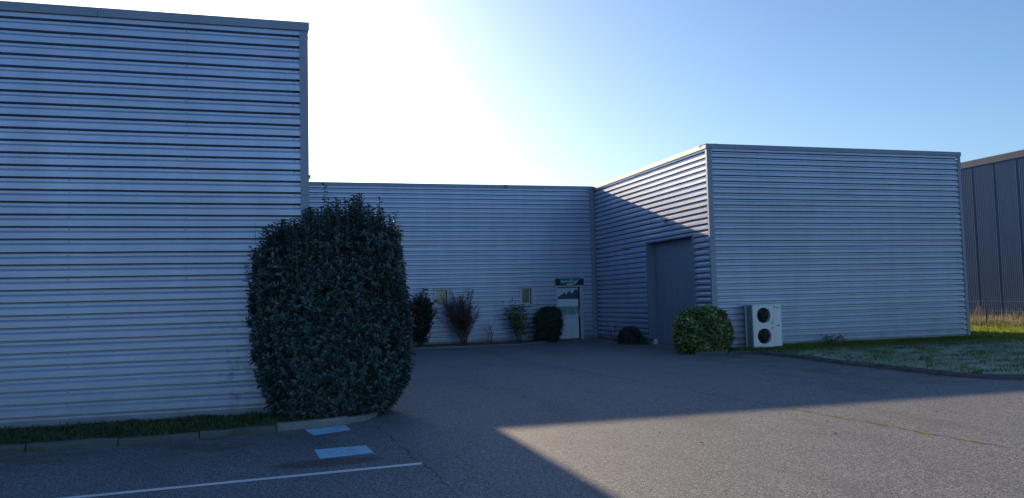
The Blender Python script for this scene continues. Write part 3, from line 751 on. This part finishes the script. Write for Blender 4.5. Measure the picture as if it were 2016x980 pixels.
# ------------------------------------------------------------------ foliage tools
def leaves(P, D, U, length, width, fold=.25, curl=.15):
    """leaf blades: points P, directions D, approximate normals U (arrays n x 3)"""
    n = len(P)
    D = D / np.linalg.norm(D, axis=1, keepdims=True)
    S = np.cross(D, U); S /= (np.linalg.norm(S, axis=1, keepdims=True) + 1e-9); N = np.cross(S, D)
    L = np.asarray(length).reshape(-1, 1) * np.ones((n, 1)); W = np.asarray(width).reshape(-1, 1) * np.ones((n, 1))
    v = np.empty((n, 6, 3))
    v[:, 0] = P
    v[:, 1] = P + D * L * .35 + S * W * .5 + N * W * fold
    v[:, 2] = P + D * L * .72 + S * W * .42 + N * (W * fold - L * curl * .5)
    v[:, 3] = P + D * L - N * L * curl
    v[:, 4] = P + D * L * .72 - S * W * .42 + N * (W * fold - L * curl * .5)
    v[:, 5] = P + D * L * .35 - S * W * .5 + N * W * fold
    k = np.arange(n)[:, None] * 6
    f = np.concatenate([k + np.array([[0, 1, 2, 3]]), k + np.array([[0, 3, 4, 5]])], 1).reshape(-1, 4)
    return v.reshape(-1, 3), f
def rosettes(rs, tips, axes, per, length, width, span=.12, spread=.9):
    n = len(tips); axes = axes / np.linalg.norm(axes, axis=1, keepdims=True)
    T = np.repeat(tips, per, 0); A = np.repeat(axes, per, 0)
    ref = np.where(np.abs(A[:, 2:3]) < .9, np.array([[0, 0, 1.]]), np.array([[1., 0, 0]]))
    B = np.cross(A, ref); B /= np.linalg.norm(B, axis=1, keepdims=True); C = np.cross(A, B)
    ang = np.tile(np.arange(per) * 2.4, n) + np.repeat(rs.uniform(0, 6.28, n), per)
    frac = np.tile(np.arange(per) / max(per - 1, 1), n)
    R = B * np.cos(ang)[:, None] + C * np.sin(ang)[:, None]
    P = T - A * (1 - frac)[:, None] * span
    D = A * (.35 + .5 * frac)[:, None] + R * spread + rs.normal(0, .18, (n * per, 3)); D[:, 2] -= .1
    U = A + R * -.2 + rs.normal(0, .15, (n * per, 3))
    s = rs.uniform(.65, 1.1, n * per) * np.repeat(rs.uniform(.75, 1.25, n), per)
    return leaves(P, D, U, length * s, width * s * rs.uniform(.85, 1.15, n * per))
def join(parts):
    V = []; F = []; k = 0
    for v, f in parts: V.append(v); F.append(f + k); k += len(v)
    return np.concatenate(V), np.concatenate(F)
def branch_tree(mb, rnd, p, d, length, rad, level, spread, tips=None, n=3, up=.15, sides=4):
    p = Vector(p); d = Vector(d).normalized(); path = [p.copy()]; k = 4
    for i in range(k):
        d = (d + Vector((rnd.gauss(0, .12), rnd.gauss(0, .12), rnd.gauss(0, .08) + up * .3))).normalized()
        p = p + d * length / k; path.append(p.copy())
    mb.tube(path, [rad * (1 - .5 * i / k) for i in range(k + 1)], sides, False)
    if tips is not None and level <= 1: tips += [(q.copy(), d.copy()) for q in path[1:]]
    if level <= 0: return
    for i in range(n):
        q = path[rnd.randint(1, k)]; e = (d + Vector((rnd.gauss(0, spread), rnd.gauss(0, spread), rnd.gauss(0, spread * .6) + up))).normalized()
        branch_tree(mb, rnd, q, e, length * rnd.uniform(.5, .8), rad * .55, level - 1, spread, tips, n, up, max(3, sides - 1))

# ------------------------------------------------------------------ the big hedge at the corner
hd = thing('hedge', 'tall dense dark green hedge bush clipped to a barrel at the left corner', 'hedge', (.7, 12.5, 0))
rs = np.random.RandomState(11)
def hedge_r(z, a):
    t = np.clip(z / 2.9, 0, 1)
    base = np.interp(t, [0, .06, .2, .45, .7, .86, .95, 1.0], [.70, .82, .955, 1.0, .99, .945, .87, .72])
    lump = .045 * np.sin(3 * a + 1.3 + z * 1.1) + .03 * np.sin(7 * a + z * 3.1) + .025 * np.sin(11 * a - z * 5) + .012 * np.sin(19 * a + z * 11)
    return base * (1 + lump)
HX, HY, HRX, HRY = .71, 12.72, 1.18, 1.10
n = 7800
a = rs.uniform(0, 2 * np.pi, n); z = .10 + rs.uniform(0, 1, n) * (2.58 + .14 * np.cos(a)); k = 1 - .16 * rs.uniform(0, 1, n) ** 1.6
r = hedge_r(z, a) * k
tips = np.stack([HX + HRX * r * np.cos(a), HY + HRY * r * np.sin(a), z], 1)
axes = np.stack([np.cos(a) * .8, np.sin(a) * .8, .35 + .5 * (z / 3)], 1) + rs.normal(0, .28, (n, 3))
m = 1300                                                              # the top
rr = np.sqrt(rs.uniform(0, 1, m)) * .88; aa = rs.uniform(0, 2 * np.pi, m)
tp = np.stack([HX + HRX * rr * np.cos(aa), HY + HRY * rr * np.sin(aa), 2.80 - .30 * rr ** 2.2 + .13 * np.cos(aa) + rs.normal(0, .09, m)], 1)
ta = np.stack([np.cos(aa) * .35, np.sin(aa) * .35, np.ones(m)], 1) + rs.normal(0, .2, (m, 3))
mi = 1500                                                             # inner fill
zi = rs.uniform(.15, 2.9, mi); ai = rs.uniform(0, 2 * np.pi, mi); ri = hedge_r(zi, ai) * rs.uniform(.6, .85, mi)
ip = np.stack([HX + HRX * ri * np.cos(ai), HY + HRY * ri * np.sin(ai), zi], 1); ia = np.stack([np.cos(ai), np.sin(ai), np.full(mi, .4)], 1) + rs.normal(0, .3, (mi, 3))
tips = np.concatenate([tips, tp, ip]); axes = np.concatenate([axes, ta, ia])
outside = ~((tips[:, 0] < XL + .09) & (tips[:, 1] > YL - .10))
hole = np.sin(tips[:, 0] * 6.1 + 1) * np.sin(tips[:, 2] * 5.3 + tips[:, 0] * 2) + np.sin(tips[:, 1] * 7.3 + tips[:, 2] * 8.9) * .7 + rs.normal(0, .5, len(tips))
outside &= hole > -1.55
tips, axes = tips[outside], axes[outside]
parts = [rosettes(rs, tips, axes, 9, .074, .039)]
# upright shoots above the clipped top, and a few on the flank
stems = MB(); shoots = []; rnd = random.Random(5)
for i in range(330):
    aa = rnd.uniform(0, 2 * math.pi); rr = math.sqrt(rnd.random()) * .93
    x, y = HX + HRX * rr * math.cos(aa), HY + HRY * rr * math.sin(aa)
    if x < XL + .09 and y > YL - .12: y = YL - rnd.uniform(.15, .7)
    zt = 2.78 - .32 * rr ** 2.2 + .13 * math.cos(aa); h = rnd.choice([.2, .26, .32, .38, .44, .5]) * (1.05 if -.45 < x - HX < .75 else .85)
    if i == 0: x, y, zt, h = .56, 12.35, 2.9, .60
    if i == 1: x, y, zt, h = 1.18, 12.6, 2.88, .52
    lx, ly_ = rnd.gauss(0, .03), rnd.gauss(0, .03)
    stems.tube([(x, y, zt - .5), (x + lx * .5, y + ly_ * .5, zt), (x + lx, y + ly_, zt + h)], [.006, .005, .003], 4)
    shoots.append((x + lx, y + ly_, zt + h, h))
for x, z0, h in ((-.52, 2.05, .25), (-.48, 1.95, .2), (-.46, 2.35, .2)):
    stems.tube([(x + .25, 12.2, z0 - .15), (x, 12.15, z0 + h)], [.006, .003], 4); shoots.append((x, 12.15, z0 + h, h))
for i in range(16):                                                   # pale bare stems seen on the face
    aa = rnd.uniform(3.3, 6.1); z0 = rnd.uniform(1.6, 2.6); rr = .99
    x, y = HX + HRX * rr * math.cos(aa), HY + HRY * rr * math.sin(aa)
    stems.tube([(x, y, z0), (x + rnd.gauss(0, .02), y + .02, z0 + rnd.uniform(.3, .55))], [.0035, .003], 4)
sp = []; sa = []
for x, y, zt, h in shoots:
    for q in range(max(3, int(h / .05))):
        sp.append((x, y, zt - q * .05)); sa.append((rnd.gauss(0, .12), rnd.gauss(0, .12), 1))
parts.append(rosettes(rs, np.array(sp), np.array(sa), 3, .072, .034, .03, 1.0))
v, f = join(parts); np_mesh('crown', v, f, M['hedge'], hd)
for px_, pz_ in ((2.01, 1.64), (1.98, 1.56), (1.97, 1.40)): stems.tube([(1.72, 12.72, pz_ - .16), (px_, 12.72, pz_)], [.005, .003], 4)
o = stems.build('shoot_stem', M['stem'], hd); o['kind'] = 'stuff'
tr = MB(); rnd = random.Random(8)
for i in range(9):
    x, y = .78 + rnd.gauss(0, .22), 12.55 + rnd.gauss(0, .12)
    branch_tree(tr, rnd, (x, y, .05), (rnd.gauss(0, .25), rnd.gauss(0, .2) - .1, 1), 1.0, .028, 2, .35)
tr.build('trunk', M['bark'], hd)
rp = np.array([(2.01, 12.72, 1.64), (1.98, 12.70, 1.56), (1.97, 12.72, 1.40), (1.52, 12.7, 2.93), (1.68, 12.75, 2.62), (1.75, 12.8, 2.55), (1.60, 12.75, 2.66)])
ra = np.array([(.6, -.2, .9), (.7, -.3, .3), (.8, 0, .1), (.1, 0, 1), (.2, 0, 1), (.3, 0, 1), (.1, 0, 1)], float)
for i_, (p_, a_) in enumerate(zip(rp, ra)):
    v, f = rosettes(rs, p_[None], a_[None], (4, 2, 2)[i_] if i_ < 3 else 4, .075 if i_ < 3 else .045, .03 if i_ < 3 else .02, .03, .6 if i_ < 3 else .5); o = np_mesh('red_shoot', v, f, M['red_leaf'], hd)
    o['label'] = 'fresh red leaves at a hedge tip'; o['kind'] = 'stuff'
reparent(hd)

# ------------------------------------------------------------------ round bush by the gate
rb = thing('bush', 'round clipped yellow green bush at the corner of the right wing', 'bush', (11.95, 20.85, .06))
rs = np.random.RandomState(21)
n = 1500; z = rs.uniform(.10, 1.24, n); a = rs.uniform(0, 2 * np.pi, n)
pr = lambda q: np.interp(q / 1.27, [0, .12, .35, .7, .88, 1], [.80, .92, 1., .93, .74, .40])
r = pr(z) * (1 + .05 * np.sin(3 * a + .6) + .04 * np.sin(6 * a + 4 * z)) * (1 - .2 * rs.uniform(0, 1, n) ** 1.5)
BX, BY, RX, RY = 11.86, 20.92, .89, .66
tips = np.stack([BX + RX * r * np.cos(a), BY + RY * r * np.sin(a), z], 1)
axes = np.stack([np.cos(a) * .8, np.sin(a) * .8, np.full(n, .55)], 1) + rs.normal(0, .3, (n, 3))
m = 500; rr = np.sqrt(rs.uniform(0, 1, m)) * .72; aa = rs.uniform(0, 6.283, m)
tips = np.concatenate([tips, np.stack([BX + RX * rr * np.cos(aa), BY + RY * rr * np.sin(aa), 1.28 - .25 * rr ** 2 + rs.normal(0, .03, m)], 1)])
axes = np.concatenate([axes, np.stack([np.cos(aa) * .4, np.sin(aa) * .4, np.ones(m)], 1) + rs.normal(0, .25, (m, 3))])
ok = ~((tips[:, 0] > XG - .09) & (tips[:, 1] > YR - .09)); ok &= ~((tips[:, 0] > 12.55) & (tips[:, 2] < .30))
v, f = rosettes(rs, tips[ok], axes[ok], 6, .135, .062); np_mesh('crown', v, f, M['variegated'], rb)
tr = MB(); rnd = random.Random(4)
for i in range(6): branch_tree(tr, rnd, (11.85 + rnd.gauss(0, .15), 20.8 + rnd.gauss(0, .1), .03), (rnd.gauss(0, .4), rnd.gauss(0, .3), 1), .5, .02, 2, .4)
tr.build('trunk', M['bark'], rb); reparent(rb)

# ------------------------------------------------------------------ shrubs along the rear wall
def twiggy(name, label, x, y, w, h, bark, leafm=None, nst=9, lv=3, per=3, ll=.06, lw=.03, seed=1, keep=1., stemr=.012, lean=.0, nb_=3, group='shrubs along the walls', spread=.34, fill=0):
    root = thing(name, label, 'shrub', (x, y, .03), group); rnd = random.Random(seed); rs = np.random.RandomState(seed); mb = MB(); tips = []
    for i in range(nst):
        ang = (i + rnd.random()) / nst * 6.283; tilt = rnd.uniform(.1, 1) * w / h * .62
        branch_tree(mb, rnd, (x + math.cos(ang) * w * .10, y + math.sin(ang) * .08, .02), (math.cos(ang) * tilt + lean, math.sin(ang) * min(tilt, .25), 1), h * rnd.uniform(.5, .68), stemr, lv - 1, spread, tips, nb_)
    lim = YB - .06
    zs = sorted(p[2] for p in mb.v); kz = h / zs[-max(3, len(zs) // 60)]; xs2 = sorted(abs(p[0] - x) for p in mb.v); kx = w * .5 / xs2[-max(3, len(xs2) // 25)]
    fit = lambda p: (x + (p[0] - x) * kx, min(y + (p[1] - y) * kx, lim), max(p[2] * kz, .0))
    mb.v = [fit(p) for p in mb.v]; tips = [(Vector(fit(q[0])), q[1]) for q in tips]
    mb.build('trunk', M[bark], root)
    if leafm:
        tt = [q for q in tips if rnd.random() < keep and q[0].z > .15]
        P = np.array([(q[0].x, min(q[0].y, lim - .04), q[0].z) for q in tt]); A = np.array([tuple(q[1]) for q in tt]) + rs.normal(0, .3, (len(tt), 3))
        if fill:
            zf = rs.uniform(.06, 1, fill) ** .8; af = rs.uniform(0, 6.283, fill); wf = np.interp(zf, [0, .3, .7, 1], [.55, .9, 1., .45]) * (1 + .15 * np.sin(af * 3 + zf * 9)) * rs.uniform(.45, 1.05, fill)
            P = np.concatenate([P, np.stack([x + w * .47 * wf * np.cos(af), np.minimum(y + w * .34 * wf * np.sin(af), lim - .05), zf * h * .96], 1)])
            A = np.concatenate([A, np.stack([np.cos(af), np.sin(af), np.full(fill, .8)], 1) + rs.normal(0, .3, (fill, 3))])
        v, f = rosettes(rs, P, A, per, ll, lw, .08, .9); np_mesh('crown', v, f, M[leafm], root)
    reparent(root); return root
twiggy('shrub', 'dark green upright shrub half hidden behind the hedge, left of the small windows', 4.92, 29.7, .84, 1.80, 'bark', 'dark_leaf', 26, 3, 8, .085, .036, 31, 1., .01, 0, 4, spread=.45, fill=420)
twiggy('shrub', 'leafless reddish twig shrub just right of the left small window', 6.62, 29.75, 1.15, 1.88, 'red_bark', 'russet', 30, 3, 4, .05, .022, 32, .9, .010, -.02, 4, spread=.42, fill=40)
twiggy('shrub', 'sparse low bare twigs between the two small windows', 7.65, 29.8, .5, 1.0, 'red_bark', None, 5, 2, 3, .05, .02, 33, 1, .006)
twiggy('shrub', 'loose yellow green shrub under the right small window', 8.80, 29.75, 1.0, 1.52, 'bark', 'yellowish', 15, 3, 4, .085, .045, 34, .5, .010, spread=.5, fill=50)
twiggy('shrub', 'thin bare branches against the side wall left of the dark mound', 12.05, 27.7, 1.1, 1.1, 'bark', None, 6, 3, 3, .05, .02, 35, 1, .009, -.05)
ys = thing('shrub', 'dense black green clipped shrub left of the glass door', 'shrub', (10.02, 29.8, .03), 'shrubs along the walls')
rs = np.random.RandomState(41); n = 3000
z = rs.uniform(.05, 1.34, n); a = rs.uniform(0, 6.283, n)
wz = np.interp(z, [0, .3, .8, 1.1, 1.25, 1.36], [.40, .46, .53, .47, .34, .14]); cx = np.interp(z, [0, .6, 1.36], [9.96, 10.0, 10.12])
rr = wz * (1.04 - .4 * rs.uniform(0, 1, n) ** 1.2) * (1 + .10 * np.sin(3 * a + 5 * z) + .07 * np.sin(7 * a - 9 * z) + .05 * np.sin(13 * a + 17 * z)) * rs.normal(1, .07, n)
tips = np.stack([cx + rr * np.cos(a), 29.72 + rr * .82 * np.sin(a), z], 1); axes = np.stack([np.cos(a), np.sin(a), np.full(n, .9)], 1) + rs.normal(0, .3, (n, 3))
sel = tips[:, 1] < YB - .08
v, f = rosettes(rs, tips[sel], axes[sel], 5, .11, .022, .06, .5); np_mesh('crown', v, f, M['dark_needle'], ys)
mb = MB(); rnd = random.Random(6)
for i in range(5): branch_tree(mb, rnd, (10.0 + rnd.gauss(0, .08), 29.75, .02), (rnd.gauss(0, .2), rnd.gauss(0, .15), 1), .6, .02, 2, .3)
mb.build('trunk', M['bark'], ys); reparent(ys)
mo = thing('shrub', 'low dark mound of a shrub beside the garage gate jamb', 'shrub', (11.95, 25.9, .03), 'shrubs along the walls')
rs = np.random.RandomState(51); n = 1500; a = rs.uniform(0, 6.283, n); z = rs.uniform(.03, .58, n)
wz = np.sqrt(np.clip(1 - (z / .62) ** 2, 0, 1)); rr = wz * (1.03 - .35 * rs.uniform(0, 1, n) ** 1.3) * (1 + .12 * np.sin(5 * a + 6 * z) + .08 * np.sin(11 * a - 9 * z)) * rs.normal(1, .07, n)
tips = np.stack([11.95 + rr * .36 * np.cos(a), 26.25 + rr * .62 * np.sin(a), z], 1); axes = np.stack([np.cos(a), np.sin(a), np.full(n, .8)], 1) + rs.normal(0, .35, (n, 3))
sel = tips[:, 0] < XG - .07
v, f = rosettes(rs, tips[sel], axes[sel], 5, .085, .026, .05, .7); np_mesh('crown', v, f, M['dark_needle'], mo)
mb = MB()
for i in range(6): branch_tree(mb, rnd, (11.95 + rnd.gauss(0, .06), 26.25 + rnd.gauss(0, .2), .02), (rnd.gauss(0, .3), rnd.gauss(0, .4), 1), .38, .012, 2, .35)
mb.build('trunk', M['bark'], mo); reparent(mo)

# ------------------------------------------------------------------ grass
def inside(px, py, poly):
    c = np.zeros(len(px), bool); n = len(poly)
    for i in range(n):
        x0, y0 = poly[i]; x1, y1 = poly[(i + 1) % n]
        t = ((y0 > py) != (y1 > py)) & (px < (x1 - x0) * (py - y0) / (y1 - y0 + 1e-12) + x0); c ^= t
    return c
def blades(rs, x, y, z0, hmin, hmax, w, tilt=.5):
    n = len(x); a = rs.uniform(0, 6.283, n); h = rs.uniform(hmin, hmax, n); b = rs.uniform(0, 6.283, n); tl = rs.uniform(.1, 1, n) * tilt
    d = np.stack([np.cos(b) * tl, np.sin(b) * tl], 1); s = np.stack([np.cos(a), np.sin(a)], 1) * (w * rs.uniform(.7, 1.3, n))[:, None]
    v = np.empty((n, 5, 3)); p = np.stack([x, y], 1)
    v[:, 0, :2] = p - s; v[:, 1, :2] = p + s; v[:, 0, 2] = v[:, 1, 2] = z0 - .01
    q = p + d * h[:, None] * .4; v[:, 2, :2] = q + s * .7; v[:, 3, :2] = q - s * .7; v[:, 2, 2] = v[:, 3, 2] = z0 + h * .6
    v[:, 4, :2] = p + d * h[:, None]; v[:, 4, 2] = z0 + h * (1 - .25 * tl)
    k = np.arange(n)[:, None] * 5
    f = np.concatenate([k + [[0, 1, 2]], k + [[0, 2, 3]], k + [[3, 2, 4]]], 1).reshape(-1, 3)
    return v.reshape(-1, 3), f
def clumped(rs, n, x0, x1, y0, y1, nc, sg, frac=.55):
    m = int(n * frac); cx, cy = rs.uniform(x0, x1, nc), rs.uniform(y0, y1, nc); k = rs.randint(0, nc, m)
    return np.concatenate([rs.uniform(x0, x1, n - m), cx[k] + rs.normal(0, sg, m)]), np.concatenate([rs.uniform(y0, y1, n - m), cy[k] + rs.normal(0, sg, m)])
rs = np.random.RandomState(61)
x, y = clumped(rs, 90000, 12.4, 25, 11.2, 21.2, 500, .13); ok = inside(x, y, LAWN)
v1, f1 = blades(rs, x[ok], y[ok], .065, .03, .085, .007)
x, y = clumped(rs, 9000, 14.4, 22, 20.6, 21.2, 60, .12, .5); ok = y < YR - .03
v2, f2 = blades(rs, x[ok], y[ok], .065, .06, .13, .007)
x, y = clumped(rs, 50000, 22.1, 30, 18, 32, 300, .2); v3, f3 = blades(rs, x, y, .065, .05, .13, .015)
cx = rs.uniform(12.7, 24, 130); cy = rs.uniform(11.6, 20.5, 130); k = rs.randint(0, 130, 3200)
x, y = cx[k] + rs.normal(0, .10, 3200), cy[k] + rs.normal(0, .10, 3200); ok = inside(x, y, LAWN); v4, f4 = blades(rs, x[ok], y[ok], .065, .05, .14, .006, 1.1)
o = np_mesh('grass_tufts', v4, f4, M['strip_blade']); tag(o, 'longer green tufts standing out of the frosted lawn', 'grass', kind='stuff')
v, f = join([(v1, f1), (v2, f2), (v3, f3)])
o = np_mesh('lawn_grass', v, f, M['blade']); tag(o, 'short frosted grass of the lawn in front of the right wing', 'grass', kind='stuff')
VERGE = [(-6, 11.15), (-3.30, 11.15), (-2.19, 11.15), (-.52, 11.38), (.45, 11.6), (.9, 11.8), (1.1, 12.1), (1.3, 13), (.4, 13), (-6, 12.99)]
x, y = clumped(rs, 20000, -6, 1.3, 11.1, 13, 190, .09, .88); ok = inside(x, y, VERGE)
ok &= (rs.uniform(0, 1, len(x)) < np.interp(x, [-1.6, -.2], [1, .45]))
va, fa = blades(rs, x[ok], y[ok], .045, .02, .075, .0055, 1.1)
cx = rs.uniform(-5, .3, 40); cy = rs.uniform(11.15, 12.6, 40); k = rs.randint(0, 40, 1500); vb, fb = blades(rs, cx[k] + rs.normal(0, .05, 1500), cy[k] + rs.normal(0, .05, 1500), .045, .06, .17, .005, 1.2)
ex = rs.uniform(-5, .6, 1600); ey = np.interp(ex, [q[0] for q in KERB_L[:6]], [q[1] for q in KERB_L[:6]]) + rs.uniform(.08, .2, 1600); vc, fc_ = blades(rs, ex, ey, .05, .03, .10, .005, 1.4)
v, f = join([(va, fa), (vb, fb), (vc, fc_)])
o = np_mesh('verge_grass', v, f, M['strip_blade']); tag(o, 'dark grass strip between the left wing and its kerb', 'grass', kind='stuff')
# dead leaves on the strip
n = 170; P = np.stack([rs.uniform(-5, .6, n), rs.uniform(11.3, 12.8, n), np.full(n, .075)], 1); D = rs.normal(0, 1, (n, 3)); D[:, 2] *= .25
v, f = leaves(P, D, np.tile([[.1, .1, 1.]], (n, 1)) + rs.normal(0, .3, (n, 3)), .06, .03)
o = np_mesh('leaf_litter', v, f, M['litter']); tag(o, 'scattered dead leaves lying in the dark grass strip', 'leaves', kind='stuff')
n = 60; P = np.stack([rs.uniform(1.5, 12, n), rs.uniform(8, 27, n), np.full(n, .012)], 1); D = rs.normal(0, 1, (n, 3)); D[:, 2] *= .12
v, f = leaves(P, D, np.tile([[0, 0, 1.]], (n, 1)) + rs.normal(0, .2, (n, 3)), .05, .025)
o = np_mesh('leaf_litter', v, f, M['litter']); tag(o, 'few dry leaves blown about on the open asphalt', 'leaves', kind='stuff')
mk = MB()
for xa, ya, L_, w_ in ((9.55, 18.2, 1.0, .022), (8.7, 19.2, .7, .014), (9.9, 17.6, .5, .016), (4.2, 15.1, .3, .02)):
    for q in range(7):
        u0 = q / 7; mk.face([(xa + u0 * L_, ya + u0 * .05 * L_, .004), (xa + (u0 + .1) * L_, ya + u0 * .05 * L_, .004), (xa + (u0 + .1) * L_, ya + w_ * (1 + .4 * math.sin(q * 2.1)) + u0 * .05 * L_, .004), (xa + u0 * L_, ya + w_ + u0 * .05 * L_, .004)])
o = mk.build('paint_scuffs', M['line']); tag(o, 'faint broken white scuff marks on the shaded asphalt before the garage gate', 'road marking', kind='stuff')
# weeds along the asphalt joint
n = 5000; yy = rs.uniform(5.6, 10.3, n); keep = np.sin(yy * 9) + np.sin(yy * 23 + 1) + rs.normal(0, .7, n) > .3
yy = yy[keep]; xx = 7.95 - .076 * yy + rs.normal(0, .013, len(yy)) + .03 * np.sin(yy * 3.1) + .015 * np.sin(yy * 11); v, f = blades(rs, xx, yy, 0, .006, .016, .0035, 1.2)
o = np_mesh('joint_moss', v, f, M['moss']); tag(o, 'thin yellowish moss line growing in the sunlit asphalt joint', 'moss', kind='stuff')
# tall dry weeds by the fence
x, y = clumped(rs, 9000, 28.0, 32.4, 20, 35, 200, .16, .75); v1, f1 = blades(rs, x, y, .0, .15, .62, .010, .9)
x, y = clumped(rs, 420, 28.4, 32.2, 20, 35, 40, .2, .7); v2, f2 = blades(rs, x, y, .0, .6, 1.25, .010, .6)
v, f = join([(v1, f1), (v2, f2)]); o = np_mesh('dry_weeds', v, f, M['straw']); tag(o, 'tall dry straw coloured weeds along the wire fence', 'weeds', kind='stuff')
x, y = clumped(rs, 14000, 27.4, 31, 20, 35, 220, .2, .6); v, f = blades(rs, x, y, .0, .08, .36, .012, .9)
o = np_mesh('green_weeds', v, f, M['weed_green']); tag(o, 'low yellow green weeds at the foot of the dry stalks', 'weeds', kind='stuff')
# little weeds at the foot of the right wing
wd = thing('weed', 'small leafy weed against the foot of the right wing', 'weed', (16.4, 21.05, .06))
tips = np.stack([rs.normal(16.4, .22, 60), rs.normal(21.0, .05, 60), rs.uniform(.1, .34, 60)], 1)
v, f = rosettes(rs, tips, rs.normal(0, .4, (60, 3)) + [0, 0, 1], 4, .07, .03); np_mesh('leaves', v, f, M['dark_leaf'], wd); reparent(wd)
